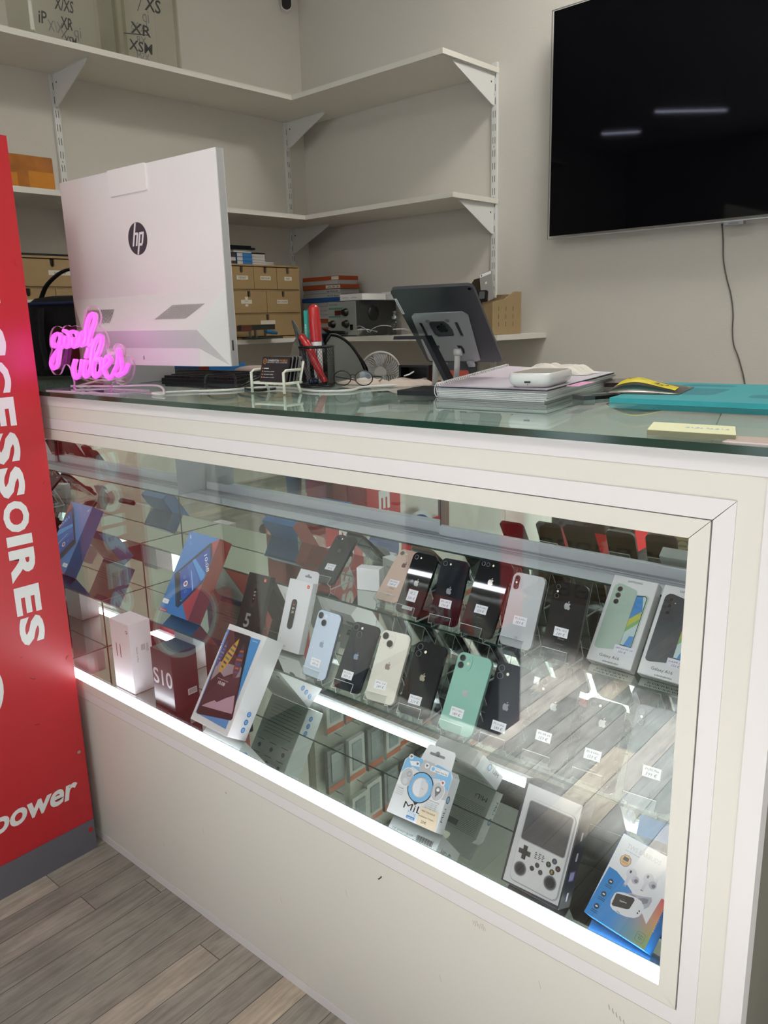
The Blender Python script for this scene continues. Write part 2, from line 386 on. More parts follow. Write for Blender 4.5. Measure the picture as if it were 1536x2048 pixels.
for x_, z_ in ((-1.42, .26), (-1.15, .21), (-.95, .33), (-.72, .27), (-1.60, .14), (-.52, .38)): scr([(x_, z_), (x_+.004, z_-.014)], .0005, M('faint_scuff', 'b9b1a4', .8))
for k in range(5): scr([(-.402+.006*k, .41-.003*k), (-.400+.006*k, .402-.003*k)], .0005, SC_)
b.build('scuff_marks', dc)
b = MB(); b.box(WX0, WX1+.01, YF+.001, YF+.0055, WZ0-.004, WZ1+.01, GLASS); b.build('showcase_glass', dc)
LED = M('led_strip_light', 'f4f6ff', .5, emit=10.5)
b = MB(); b.box(WX0+.06, WX1-.002, YF-.0004, YF+.0008, WZ0, WZ0+.0072, LED).box(-2.058, WX1-.002, YF+.0065, YF+.022, WZ0-.003, WZ0+.0072, LED); b.build('lower_light_strip', dc)
LEDU = M('upper_led_strip_light', 'f4f6ff', .5, emit=27)
b = MB(); b.box(-2.05, WX1-.004, YF+.0205, YF+.030, 1.150, 1.158, LEDU); b.build('upper_light_strip', dc)
b = MB(); b.box(-2.05, WX1-.004, YF+.0202, YF+.032, 1.1582, 1.236, ALUD).build('upper_strip_rail', dc)
# stepped mirror shelves
for nm, z_, y0, y1 in (('lower', ZB, YF+.024, 1.101), ('middle', ZC, 1.101, 1.247), ('upper', ZD, 1.247, 1.393)):
    b = MB(); b.box(-2.060, WX1+.02, y0+.0005, y1-.0005, z_-.0045, z_, MIRSHELF)
    b.box(-2.060, WX1+.02, y0-.0008, y0+.0004, z_-.0045, z_, GEDGE); b.build('mirror_tread', dc)
for z0, z1, y_ in ((ZB, ZC, 1.101), (ZC, ZD, 1.247), (ZD, ZE, 1.393)):
    b = MB(); b.box(-2.060, WX1+.02, y_+.0006, y_+.0046, z0+.0012, z1-.0046, MIRROR).box(-2.060, WX1+.02, y_-.0001, y_+.0005, z0, z0+.0012, GEDGE); b.build('mirror_riser', dc)
b = MB(); F = left(-2.0602)
b = MB().prism([(YF+.024, ZB-.004), (1.1012, ZB-.004), (1.1012, ZC-.004), (1.2472, ZC-.004), (1.2472, ZD-.004), (1.3932, ZD-.004), (1.3932, 1.235), (YF+.024, 1.235)], -.005, 0, MIRROR, right(-2.0602))
b.build('left_mirror_panel', dc)
b = MB()
for (a0, a1), (c0, c1) in (((YF+.02, ZB), (1.101, ZB)), ((1.101, ZB), (1.101, ZC)), ((1.101, ZC), (1.247, ZC)), ((1.247, ZC), (1.247, ZD)), ((1.247, ZD), (1.393, ZD)), ((1.393, ZD), (1.393, ZE))):
    b.tube([(-2.0595, a0, a1), (-2.0595, c0, c1)], .0013, M('mirror_joint', '3b3a34', .6), 5)
b.build('mirror_joint_line', dc)
b = MB(); b.box(-2.066, -2.0602, 1.3935, 1.52, ZE, 1.235, ALUD); b.build('left_end_post', dc)
b = MB(); b.box(WX1+.0215, WX1+.03, YF+.024, 1.52, ZB, 1.235, WHITE).build('right_end_panel', dc)
RAILM = M('anodised_rail', 'c9ced2', .42, metal=.25)
b = MB(); b.box(-2.060, WX1+.02, 1.393, 1.53, ZE-.004, ZE, RAILM)
for y_, h_ in ((1.447, .0045), (1.462, .003), (1.476, .005), (1.492, .004)): b.box(-2.058, WX1+.018, y_, y_+.002, ZE, ZE+h_, ALU)
b.box(-2.060, WX1+.02, 1.3915, 1.3935, ZE-.0045, ZE-.0005, GEDGE)
b.build('sliding_track', dc)
for nm, x0, x1, y_ in (('l', -2.056, -1.105, 1.503), ('r', -1.113, WX1+.019, 1.484)):
    d = MB().box(x0, x1, y_, y_+.004, ZE+.026, 1.232, MIRROR)
    o = d.build('mirror_sliding_door', dc)
    MB().box(x0, x1, y_-.004, y_+.008, ZE+.003, ZE+.026, RAILM).build('door_bottom_rail', o)
    e_ = x1-.001 if nm == 'l' else x0
    MB().box(e_, e_+.0015, y_-.001, y_+.005, ZE+.026, 1.232, M('dark_edge', '50524f', .5)).build('door_edge', o)

gt = MB(); gt.box(XA-.02, -.06, .9312, 1.70, 1.2588, 1.2692, TOPGLASS)
gt.box(XA-.02, -.06, .9308, .9312, 1.2588, 1.2692, GEDGE)
gt.box(-.0602, -.0596, .931, 1.70, 1.2588, 1.2692, GEDGE)
tag(gt.build('glass_counter_top'), 'thick green-edged glass sheet lying along the top of the white counter', 'glass top')
# ------------------------------------------------------------------ wall shelving (room frame)
SHG = 'white wall shelf boards'
SD = .34
def shelf(x0, x1, y0, y1, z, label, t=.020):
    o = MB().box(x0, x1, y0, y1, z, z+t, SHELFW).build('shelf_board'); tag(inroom(o), label, 'shelf'); return o
XS, YS = -2.055, YBW-.37
shelf(XLW+.001, XLW+SD, .76, YBW-.371, 2.389, 'long white shelf board highest on the left wall, clear boxes on top')
shelf(XLW+.001, XS, YBW-.37, YBW-.001, 2.389, 'empty white shelf board highest on the back wall, left of the television')
shelf(XLW+.001, XLW+.333, .76, YBW-.315, 1.886, 'white middle shelf board on the left wall carrying the amber taped box')
shelf(XLW+.001, XS, YBW-.314, YBW-.001, 1.886, 'empty white middle shelf board on the back wall, left of the television')
shelf(XLW+.001, XLW+.36, .76, YBW-.361, 1.330, 'lowest white shelf board on the left wall, under the wooden drawer units')
shelf(XLW+.001, -1.805, YBW-.36, YBW-.001, 1.330, 'lowest white shelf board on the back wall, under the soldering station')
def upright(X, Y, z0, z1, face, label):
    """slotted wall upright; face 'x' on the left wall, 'y' on the back wall"""
    b = MB(); w = .0125; b.box(-w, w, 0, .013, z0, z1, SHELFM)
    F = frame((0, -.0002, 0), (1, 0, 0), (0, 0, 1)); n = int((z1-z0)/.05)
    for i in range(n):
        z = z1-.045-i*.05
        for s in (-.0052, .0052): b.flat([(s-.0012, z-.013), (s+.0012, z-.013), (s+.0012, z+.013), (s-.0012, z+.013)], 0, SLOT, F)
        if i % 4 == 1: b.flat(circ(0, z-.025, .0028, 8), 0, M('screw_head', '8a8984', .4, metal=.6), F)
    o = b.build('shelf_upright'); tag(o, label, 'shelf upright')
    if face == 'x': inroom(o, X+.0131, Y, 0, R(90))
    else: inroom(o, X, Y-.0131, 0, 0)
    return o
upright(XLW, 1.638, 1.352, 2.388, 'x', 'white slotted metal upright on the left wall, nearest to the red stand')
upright(XLW, 2.832, 1.957, 2.388, 'x', 'short white slotted upright near the room corner, between upper and middle shelves')
upright(XLW, 2.832, 1.352, 1.885, 'x', 'white slotted upright near the room corner, below the middle shelf')
upright(-2.070, YBW, 1.0, 2.43, 'y', 'long white slotted upright on the back wall, beside the television')
def bracket(X, Y, z, face, label, L=.27):
    b = MB(); F = frame((0, 0, 0), (0, -1, 0), (0, 0, 1))
    pts = [(0, 0), (L, 0), (L+.006, -.008), (L-.01, -.016), (.02, -.118), (0, -.122)]
    b.prism(pts, -.0015, .0015, SHELFM, F)
    b.flat(circ(.022, -.035, .004, 8), .0017, SLOT, F); b.flat(circ(.022, -.035, .004, 8)[::-1], -.0017, SLOT, F)
    b.box(-.006, .006, -L, 0, -.003, -.0005, SHELFM)
    o = b.build('shelf_bracket'); tag(o, label, 'shelf bracket')
    if face == 'x': inroom(o, X+.0145, Y, z, R(90))
    else: inroom(o, X, Y-.0145, z, 0)
bracket(XLW, 1.638, 2.389, 'x', 'white triangular bracket under the upper left shelf, nearest to the red stand')
bracket(XLW, 2.832, 2.389, 'x', 'white triangular bracket under the upper shelf at the room corner')
bracket(-2.070, YBW, 2.389, 'y', 'white triangular bracket under the right end of the upper shelf')
bracket(XLW, 2.832, 1.886, 'x', 'white triangular bracket under the middle shelf at the room corner')
bracket(-2.070, YBW, 1.886, 'y', 'white triangular bracket under the right end of the middle shelf', .23)
bracket(XLW, 1.638, 1.886, 'x', 'white triangular bracket under the middle left shelf, behind the monitor', .25)

# ------------------------------------------------------------------ television
tv = thing('television', 'very large black flat television mounted on the back wall', 'television'); inroom(tv, -1.765, 2.955, 1.712)
TW, TH = 1.45, .815
b = MB(); b.prism(rrect(0, TW, 0, TH, .008), -.075, -.055, M('tv_black', '08080a', .3), front(0)).build('tv_back_shell', tv)
b = MB(); b.box(.01, TW-.01, -.0786, -.0756, .012, TH-.006, M('tv_screen', '020205', .04, spec=.16)); b.build('screen', tv)
b = MB(); b.box(0, TW, -.079, -.0755, 0, .0035, ALU).box(0, .0028, -.079, -.0755, 0, TH, M('tv_side', '9a9a98', .3, metal=.6)).box(0, TW, -.079, -.0755, TH-.003, TH, M('tv_side', '9a9a98', .3, metal=.6)); b.build('bezel', tv)
b = MB(); b.box(.69, .755, -.079, -.058, -.011, 0, M('tv_badge', '86888a', .35, metal=.4)); b.text('SAMSUNG', .7225, -.0085, .0055, INK, front(-.0793), w=.034, al='c'); b.build('brand_tab', tv)
b = MB(); b.box(.35, 1.1, -.055, -.001, .2, .6, BLACK).build('wall_mount', tv)
cb = [RM(x, YBW-.006, z) for x, z in ((-1.108, 1.715), (-1.100, 1.66), (-1.094, 1.593), (-1.078, 1.53), (-1.059, 1.473), (-1.047, 1.41), (-1.045, 1.352), (-1.036, 1.30), (-1.014, 1.25), (-.985, 1.152), (-.97, 1.0), (-.965, .5), (-.965, .1))]
tag(MB().tube(catmull(cb, 4), .0022, M('thin_cable_grey', '5e5a54', .6), 6).build('wall_cable'), 'thin dark cable hanging down the wall under the television', 'cable')

# ------------------------------------------------------------------ security camera in the corner
sc = thing('security_camera', 'small white wall camera with a black oval face high in the corner', 'camera'); inroom(sc, XLW+.02, 2.86, 2.935, R(55))
MB().lathe([(.02, 0), (.02, .012), (.008, .014), (.008, .03)], TRIM, 16, frame((0, .04, .02), (1, 0, 0), (0, 0, 1))).build('wall_base', sc)
F = frame((0, 0, 0), (1, 0, 0), (0, 0, 1)); b = MB(); b.prism(rrect(-.026, .026, -.05, .05, .0259, 10), -.03, .02, TRIM, F, smooth=False); b.build('camera_body', sc, bevel=.004)
b = MB(); b.prism(rrect(-.023, .023, -.047, .047, .0229, 10), .0201, .024, BLACKG, F); b.build('camera_face', sc)
MB().flat(circ(0, .018, .003, 10), .0243, M('blue_led', '2530ff', .4, emit=6), F).build('status_light', sc)

# ------------------------------------------------------------------ clear boxes with felt-pen writing on the upper shelf
def clearbox(y0, y1, z0, z1, label, front_marks, back_marks):
    t = thing('clear_storage_box', label, 'box'); inroom(t, XLW+.13, y0, z0, 0)
    w, d, h = y1-y0, .165, z1-z0
    b = MB(); b.box(0, d, 0, .002, 0, h, CLEARBOX).box(0, d, w-.002, w, 0, h, CLEARBOX).box(0, .002, .002, w-.002, 0, h, CLEARBOX).box(d-.002, d, .002, w-.002, 0, h, CLEARBOX).box(.002, d-.002, .002, w-.002, 0, .003, CLEARBOX)
    b.build('box_shell', t)
    b = MB(); Fp = frame((d, 0, 0), (0, 1, 0), (0, 0, 1))
    TP = M('tape_strip', 'c9c5b8', .35)
    for a in (.004, w-.022): MB().box(d-.0, d+.0006, a, a+.014, 0, h, glassmat('tape', (.86, .86, .82, 1), 1.3, .3) if 'tape' not in MATS else MATS['tape']).build('tape_strip', t)
    b = MB()
    for s, y, z, hh, ww in front_marks:
        if s == '-': b.flat([(y-y0, z-z0), (y-y0+ww, z-z0+.016), (y-y0+ww, z-z0+.0195), (y-y0, z-z0+.0035)], .0009, INK, Fp)
        elif s == '/': b.flat([(y-y0, z-z0), (y-y0+.003, z-z0), (y-y0+ww+.003, z-z0+hh), (y-y0+ww, z-z0+hh)], .0009, INK, Fp)
        else: b.text(s, y-y0, z-z0, hh, INK, Fp, .0009, w=ww, shear=.1, bold=.014)
    b.build('writing', t)
    b = MB(); Fb = frame((.0022, 0, 0), (0, 1, 0), (0, 0, 1))
    for s, y, z, hh, ww in back_marks: b.text(s, y-y0+ww, z-z0, hh, GREYINK, Fb, .0009, w=ww, flip=True)
    b.build('writing_behind', t)
clearbox(1.79, 2.045, 2.410, 2.80, 'clear plastic box with XR felt-pen writing, the one nearer the corner',
         [('XR', 1.825, 2.508, .040, .088), ('-', 1.795, 2.497, 0, .108), ('XSM', 1.812, 2.448, .038, .10), ('XS', 1.895, 2.602, .048, .07), ('/', 1.862, 2.590, .065, .03), ('iP', 1.80, 2.64, .05, .04)],
         [('X/XS', 1.93, 2.58, .034, .062), ('XR', 1.945, 2.535, .030, .05), ('XSM', 1.945, 2.475, .030, .058), ('ip', 1.985, 2.62, .05, .03)])
clearbox(1.43, 1.778, 2.410, 2.80, 'clear plastic box with crowded felt-pen writing, the one nearer the red stand',
         [('iP', 1.465, 2.462, .042, .030), ('XR', 1.545, 2.462, .040, .045), ('/', 1.543, 2.430, .058, .045), ('XSM', 1.552, 2.412, .03, .046), ('X/XS', 1.53, 2.52, .04, .07)],
         [('X/X', 1.58, 2.50, .04, .06), ('XR', 1.59, 2.44, .036, .05), ('ip', 1.68, 2.50, .04, .03), ('XI', 1.63, 2.43, .03, .03)])

# ------------------------------------------------------------------ amber taped parcel
KAP = M('amber_tape', 'a8641a', .18, var=.35, bscale=22, bump=.5, coat=.3)
t = thing('taped_box', 'shoebox-like parcel wrapped in shiny amber tape on the left shelf', 'box'); inroom(t, XLW+.02, 1.06, 1.9065)
b = MB(); b.box(0, .28, 0, .395, 0, .112, KAP).build('parcel', t, bevel=.004)
b = MB(); b.box(.2801, .2806, .08, .26, .002, .05, M('amber_tape_light', 'c27c22', .2, var=.2, bscale=30)).box(.2801, .2806, .30, .394, .002, .06, M('amber_tape_light', 'c27c22', .2)); b.build('tape_patch', t)

# ------------------------------------------------------------------ birch drawer units
def drawerface(parent, y0, y1, z0, z1, x, lab=None, labw=.07, ly=.5, lz=.42):
    F = frame((x, 0, 0), (0, 1, 0), (0, 0, 1))
    g = .0012; yc = (y0+y1)/2; r = .0085
    nt_ = [(y1-g, z0+g), (y1-g, z1-g), (yc+r, z1-g)] + [(yc+r*math.cos(R(a)), z1-.020+r*math.sin(R(a))) for a in range(0, -181, -30)] + [(yc-r, z1-g), (y0+g, z1-g), (y0+g, z0+g)]
    b = MB(); b.prism(nt_, -.006, .004, KRAFT, F); d = b.build('drawer', parent)
    MB().flat([(yc-.014, z1-.036), (yc+.014, z1-.036), (yc+.014, z1-.002), (yc-.014, z1-.002)], -.0061, SLOT, F).build('finger_notch', d)
    if lab is not None:
        b = MB(); a = y0+(y1-y0)*ly-labw/2; zz = z0+(z1-z0)*lz
        LBL = M('paper_label', 'cfc9bb', .6)
        b.prism([(a, zz), (a+labw, zz), (a+labw, zz+.017), (a, zz+.017)], .0041, .0044, LBL, F)
        if lab == '+': b.prism([(a+.022, zz-.012), (a+labw-.022, zz-.012), (a+labw-.022, zz+.030), (a+.022, zz+.030)], .0045, .0048, LBL, F); b.text('pieces', a+labw/2, zz+.010, .005, INK, F, .0052, al='c'); b.text('a trier', a+labw/2, zz-.002, .005, INK, F, .0052, al='c')
        elif lab: b.text(lab, a+labw/2, zz+.004, .009, INK, F, .0048, al='c')
        b.build('drawer_label', d)
def drawer_unit(y0, y1, label, rows):
    t = thing('drawer_unit', label, 'drawer unit'); inroom(t, XLW+.05, y0, 1.351)
    w, x, h = y1-y0, .28, .325
    b = MB(); b.box(0, x, 0, .007, 0, h, KRAFT).box(0, x, w-.007, w, 0, h, KRAFT).box(0, x, .007, w-.007, h-.007, h, KRAFT).box(0, x, .007, w-.007, 0, .007, KRAFT).box(0, .004, .007, w-.007, .007, h-.007, KRAFT)
    zs = [h-.007]
    for r_ in rows:
        z1 = zs[-1]; z0 = z1-(h-.014)/len(rows)
        if z0 > .01: b.box(.004, x-.001, .007, w-.007, z0-.003, z0+.003, KRAFT)
        zs.append(z0)
    b.build('carcass', t)
    for r_, z1, z0 in zip(rows, zs, zs[1:]):
        k = len(r_); ww = (w-.014)/k
        for i, it in enumerate(r_):
            drawerface(t, .007+i*ww, .007+(i+1)*ww, z0+.003, z1-.003, x, *it)
    return t
drawer_unit(2.172, 2.586, 'birch drawer unit with six labelled drawers right of the monitor', [[('DEPART', .062, .52), ('RETOUR', .060), ('RAF', .045)], [('+', .06, .42), ('EN COURS', .065, .46)], [('', .085, .5, .55)]])
drawer_unit(1.185, 1.60, 'birch drawer unit between the red stand and the monitor', [[('Iphone 8', .085, .56)], [('', .06), ('', .06)], [('', .06), ('', .06), ('', .06)]])
# dark tablet and white tablet lying on the left unit
t = thing('tablet', 'flat black-covered tablet on top of the left birch drawer unit', 'tablet'); inroom(t, XLW+.10, 1.285, 1.6765)
MB().prism(rrect(0, .17, 0, .25, .01), 0, .006, M('silver_back', 'b5b3ad', .35, metal=.5), top(0)).build('tablet_body', t)
MB().prism(rrect(-.004, .176, -.008, .258, .012), .0061, .0125, BLACK, top(0)).build('tablet_cover', t)

# stack of phone boxes and tablets on the right unit
G1 = 'small boxes and devices piled on the birch drawers'
BOXB = M('box_blue', '2b6ea8', .5); BOXW = M('box_offwhite', 'bdbab5', .5); DK = M('dark_tablet_glass', '101218', .15)
def slab(x, y, w, d, z, h, mat, label, name='phone_box', cat='box', end=None, endw=.035):
    t = thing(name, label, cat, group=G1); inroom(t, XLW+x, y, z)
    MB().box(0, d, 0, w, 0, h, mat).build('box_body' if cat == 'box' else 'device_body', t, bevel=.0008)
    if end: MB().box(d, d+.0006, 0, endw, .001, h-.001, end).build('end_label', t)
zt_ = 1.6765
for i, (nm) in enumerate(('bottom', 'middle', 'top')):
    slab(.12, 2.268, .085, .16, zt_+i*.0175, .0168, BOXB, f'{nm} one of three flat blue boxes stacked on the right birch drawers', end=BOXW, endw=.03)
slab(.11, 2.250, .10, .17, zt_+.053, .012, BOXW, 'flat white box lying on the three blue boxes')
slab(.11, 2.215, .15, .18, zt_+.0655, .009, DK, 'black tablet lower of the two on the box pile', 'tablet', 'tablet')
slab(.10, 2.205, .145, .18, zt_+.0750, .008, DK, 'black tablet topmost on the box pile', 'tablet', 'tablet')
for i in range(4): slab(.12, 2.356, .078, .15, zt_+i*.0125, .0118, BOXW, ('bottom', 'second', 'third', 'upper')[i]+' white box in the pile right of the blue boxes')
slab(.11, 2.338, .10, .16, zt_+.0505, .006, DK, 'dark phone lying on the white box pile', 'phone', 'phone')
for i in range(2): slab(.12, 2.437, .062, .13, zt_+i*.010, .0095, BOXW, ('lower', 'upper')[i]+' of two thin white boxes nearest the corner')
for i in range(3): slab(.16, 2.182, .078, .12, zt_+i*.0165, .0155, (M('box_greydark', '3b3a3c', .5), BOXW, M('box_greydark', '3b3a3c', .5))[i], ('lowest', 'middle', 'upper')[i]+' box of the pile partly hidden by the monitor edge')

# ------------------------------------------------------------------ pile of screen boxes beside the drawer unit
OR = M('box_orange', 'a8481f', .5); BL = M('box_deep_blue', '1d4f8f', .5); LBL = M('paper_label', 'cfc9bb', .6)
PW = M('box_grey_white', 'a9a7a6', .5)
z = 1.3515; rows = [('w', ''), ('o', ''), ('w', ''), ('o', ''), ('w', ''), ('w', ''), ('w', ''), ('w', 'A12 LCD'), ('b', ''), ('w', 'A12 5xx'), ('w', 'NB VITRE AR'), ('o', 'A53'), ('w', ''), ('o', '')]
lb = ['white box at the very bottom of the screen-box pile', 'orange box second from the bottom of the screen-box pile', 'white box between the two lower orange boxes', 'orange box just under the middle of the screen-box pile',
      'white box first above the lower orange boxes of the pile', 'white box second above the lower orange boxes', 'white box third above the lower orange boxes', 'white box just under the blue box of the pile', 'deep blue box in the screen-box pile',
      'white box with black handwriting just above the blue one', 'white box marked NB VITRE AR on its end', 'orange box with a large white end label', 'plain white box second from the top of the pile', 'orange box topmost on the screen-box pile']
random.seed(3)
for i, (c, s) in enumerate(rows):
    h = .0199; t = thing('screen_box', lb[i], 'box', group='flat screen boxes piled by the birch drawers'); inroom(t, -3.10+random.uniform(-.005, .005), 2.755+random.uniform(-.006, .006), z)
    w = .262+random.uniform(-.006, .012); mt = {'w': PW, 'o': OR, 'b': BL}[c]
    MB().box(0, w, 0, .13, 0, h-.0006, mt).build('box_body', t, bevel=.0006)
    if s or c == 'o':
        b = MB(); lw = .10 if s else .05; b.box(w-lw-.004, w-.004, -.0006, -.0001, .002, h-.003, LBL if c == 'o' else PW)
        if s: b.text(s, w-lw/2-.004, .0045, .0085, INK, front(-.0008), .0002, w=lw*.8, al='c')
        b.build('end_label', t)
    z += h+.0003
# ------------------------------------------------------------------ soldering station
t = thing('soldering_station', 'dark bench soldering station with a pale front panel and three knobs', 'soldering station'); inroom(t, -2.777, 2.62, 1.3515)
DG = M('station_dark', '26292a', .5); MB().box(0, .187, 0, .27, 0, .158, DG).build('housing', t, bevel=.004)
b = MB(); b.box(.003, .184, -.004, 0, .004, .155, M('station_panel', '8b918c', .5)); F = front(-.0042)
b.flat([(.010, .120), (.090, .120), (.110, .128), (.010, .128)], 0, M('dull_green', '3d7a66', .5), F); b.text('QUICK 706W', .012, .138, .007, INK, F, .0002)
b.flat([(.010, .085), (.085, .085), (.085, .091), (.010, .091)], 0, M('dull_green', '3d7a66', .5), F)
for k in range(4): b.flat([(.125, .1+.008*k), (.175, .1+.008*k), (.175, .101+.008*k), (.125, .101+.008*k)], 0, GREYINK, F)
b.build('front_panel', t)
MB().box(.050, .088, -.0056, -.0045, .094, .116, M('red_display', '4a1010', .25)).build('display', t)
for x_, z_ in ((.122, .107), (.035, .055), (.125, .055)):
    b = MB(); b.lathe([(.018, 0), (.017, .008), (.013, .010), (.012, .022)], BLACK, 18, frame((x_, -.0042, z_), (1, 0, 0), (0, 0, 1))); b.build('knob', t)
MB().box(.150, .166, -.009, -.0045, .028, .052, BLACKG).build('rocker_switch', t)
MB().tube([(.03, -.016, .016), (.05, -.019, .017), (.11, -.019, .016), (.135, -.012, .014)], [.008, .010, .009, .006], BLACK, 10).build('iron_handle', t)
fan_ = MB(); fan_.lathe([(.035, 0), (.035, .002), (.01, .003)], BLACK, 20, right(.1872, .11) @ Matrix.Translation((0, .10, 0))); fan_.build('side_vent', t)
# white boxes on the station
for (x, y, z, w, d, h, l_) in ((-2.735, 2.66, 1.5105, .165, .14, .028, 'long white carton with small print lying on the soldering station'), (-2.60, 2.80, 1.5105, .13, .1, .020, 'lower thin white carton at the back of the soldering station'), (-2.598, 2.80, 1.5315, .125, .1, .014, 'upper thin white carton at the back of the soldering station')):
    t = thing('carton', l_, 'box'); inroom(t, x, y, z, R(-7) if 'long' in l_ else 0)
    MB().box(0, w, 0, d, 0, h, WHITE).build('box_body', t, bevel=.001)
    if 'long' in l_: MB().text('SCREEN ASSEMBLY', .015, .010, .005, GREYINK, front(-.0004), w=.05).text('COMPATIBLE', .085, .010, .005, GREYINK, front(-.0004), w=.04).build('print', t)
# circuit-board holder
t = thing('circuit_board_holder', 'dark metal circuit-board clamp with a blue knob in front of the birch drawers', 'clamp'); inroom(t, -2.905, 2.17, 1.3512)
OLV = M('olive_metal', '3a4038', .35, metal=.5)
MB().box(-.01, .09, .045, .20, 0, .008, OLV).build('clamp_base', t)
MB().box(.03, .05, .0, .19, .040, .062, OLV).box(.02, .06, .0, .05, .035, .060, M('rust_red', '5b2e22', .5)).build('clamp_bar', t)
for y_ in (.055, .085, .14): MB().box(.03, .042, y_, y_+.008, .0082, .0398, STEEL).build('post', t)
MB().tube([(.055, .135, .032), (.06, .19, .024)], .008, M('knob_blue', '1d6a9c', .4), 12).build('adjusting_knob', t)
# safety goggles, bottle, phone organiser
t = thing('safety_goggles', 'clear plastic safety goggles on the shelf in front of the soldering station', 'goggles'); inroom(t, -2.45, 2.60, 1.3515)
GL_ = glassmat('goggle_plastic', (.9, .92, .92, 1), 1.5, 1.4)
prof = [(-.11, .002), (-.105, .034), (-.06, .044), (-.03, .040), (-.008, .020), (.012, .020), (.03, .040), (.06, .046), (.105, .034), (.11, .002), (.06, -.0), (.0, .006), (-.06, -.0)]
b = MB()
for k in range(6):
    a0 = math.pi*(k/6-.5)*.8; pass
ar = lambda x: -.045*math.cos(x/.11*1.25)
n_ = 28
for i in range(n_):
    xa, xb = -.11+.22*i/n_, -.11+.22*(i+1)/n_
    hz = lambda x: .012+.032*abs(math.sin(min(1, abs(x)/.11)*math.pi*.62+.25)) if abs(x) > .012 else .018
    for q0, q1 in ((0, .0015),):
        b.add([(xa, ar(xa), .001), (xb, ar(xb), .001), (xb, ar(xb)-.004, hz(xb)), (xa, ar(xa)-.004, hz(xa)), (xa, ar(xa)+.002, .001), (xb, ar(xb)+.002, .001), (xb, ar(xb)-.002, hz(xb)), (xa, ar(xa)-.002, hz(xa))], [(0, 1, 2, 3), (5, 4, 7, 6), (3, 2, 6, 7), (1, 0, 4, 5)], GL_)
b.build('goggle_lens', t)
MB().tube([(x/1000, ar(x/1000)-.004, hz(x/1000)+.001) for x in range(-110, 111, 8)], .0016, M('clear_rim', 'b9bdbc', .2), 6).build('goggle_rim', t)
for s in (-1, 1): MB().tube([(s*.11, -.012, .028), (s*.112, .06, .028), (s*.10, .11, .016)], .0025, M('clear_rim', 'b9bdbc', .2), 6).build('temple_arm', t)
t = thing('pump_bottle', 'small clear bottle with a metal pump top behind the goggles', 'bottle'); inroom(t, -2.432, 2.70, 1.3515)
MB().lathe([(.030, .001), (.031, .01), (.031, .055), (.024, .066), (.011, .070)], glassmat('bottle_plastic', (.85, .86, .85, 1), 1.4), 20).build('bottle_body', t)
MB().lathe([(.013, .0705), (.013, .082), (.006, .084), (.006, .098), (.010, .099), (.010, .106)], STEEL, 16).build('pump', t)
t = thing('phone_organiser', 'light wooden slotted phone rack at the right end of the lowest shelf', 'rack'); inroom(t, -1.945, 2.62, 1.3515)
PLY = M('light_ply', '9c8560', .6, var=.06, bscale=40)
MB().box(.095, .100, 0, .20, 0, .125, PLY).build('side_board', t); MB().prism([(0, .1252), (.20, .1252), (.20, .165), (.15, .165), (.08, .135)], .095, .100, PLY, right(0)).build('side_board_top', t)
b = MB()
for k in range(4): b.box(0, .0945, .02+.05*k, .024+.05*k, 0, .12+.012*k, PLY)
b.box(0, .0945, 0, .20, -.0, .004, PLY); b.build('divider', t)
b = MB(); F = right(.1003)
for a in (.04, .09, .14):
    for z_ in (.03, .06, .09): b.flat([(a, z_), (a+.003, z_), (a+.003, z_+.018), (a, z_+.018)], 0, M('burnt_slot', '4a3d2a', .8), F)
b.build('slot_cuts', t)

APPLE = [(0, .28), (.10, .34), (.22, .365), (.33, .33), (.405, .255), (.325, .18), (.285, .06), (.30, -.06), (.365, -.15), (.44, -.195), (.40, -.32), (.33, -.43), (.25, -.505), (.16, -.505), (.08, -.465), (0, -.45), (-.08, -.465), (-.16, -.505), (-.25, -.495), (-.34, -.39), (-.41, -.24), (-.445, -.05), (-.435, .11), (-.37, .26), (-.25, .35), (-.14, .355), (-.05, .31)]
LEAF = [(0, .39), (.015, .50), (.09, .60), (.20, .64), (.195, .54), (.13, .44), (.06, .39)]
def apple(mb, x, y, h, mat, F, z=.0004):
    s = h/1.15
    mb.flat([(x+a*s, y+b*s) for a, b in APPLE], z, mat, F); mb.flat([(x+a*s, y+b*s) for a, b in LEAF], z, mat, F)
# old silver phone standing in the rack, black phones on the shelf behind the tablet
def small_phone(label, X, Y, Z, rz, tilt, spin, back_col, name='phone'):
    t = thing(name, label, 'phone'); t.location = RM(X, Y, Z)
    t.rotation_euler = (Matrix.Rotation(RY+rz, 3, 'Z') @ Matrix.Rotation(-tilt, 3, 'X') @ Matrix.Rotation(-spin, 3, 'Y')).to_euler(); return t
t = small_phone('', -1.925, 2.70, 1.482, 0, .25, .28, None); t['label'] = 'old silver phone leaning upright in the light wooden rack'
MB().prism(rrect(-.029, .029, 0, .124, .009), -.0076, 0, M('phone_silver', 'a5a3a0', .3, metal=.3), FRONT).build('phone_body', t)
MB().flat([(-.027, .108), (.027, .108), (.027, .120), (-.027, .120)], .0002, WHITE, FRONT).flat(circ(-.019, .114, .0032, 12), .0004, BLACKG, FRONT).flat(circ(-.011, .114, .0016, 12), .0004, WHITE, FRONT).build('camera_band', t)
b = MB(); apple(b, 0, .078, .013, WHITE, FRONT); b.build('logo', t)
t = small_phone('', -1.90, 2.62, 1.478, .05, .1, .0, None); t['label'] = 'white-edged black phone upright beside the wooden rack, behind the tablet corner'
MB().prism(rrect(-.032, .026, 0, .045, .008), -.008, 0, BLACKG, FRONT).build('phone_body', t)
MB().prism(rrect(-.010, .016, .012, .040, .005), .0001, .002, M('lens_grey', '5b5d60', .2), FRONT).build('camera_bump', t)
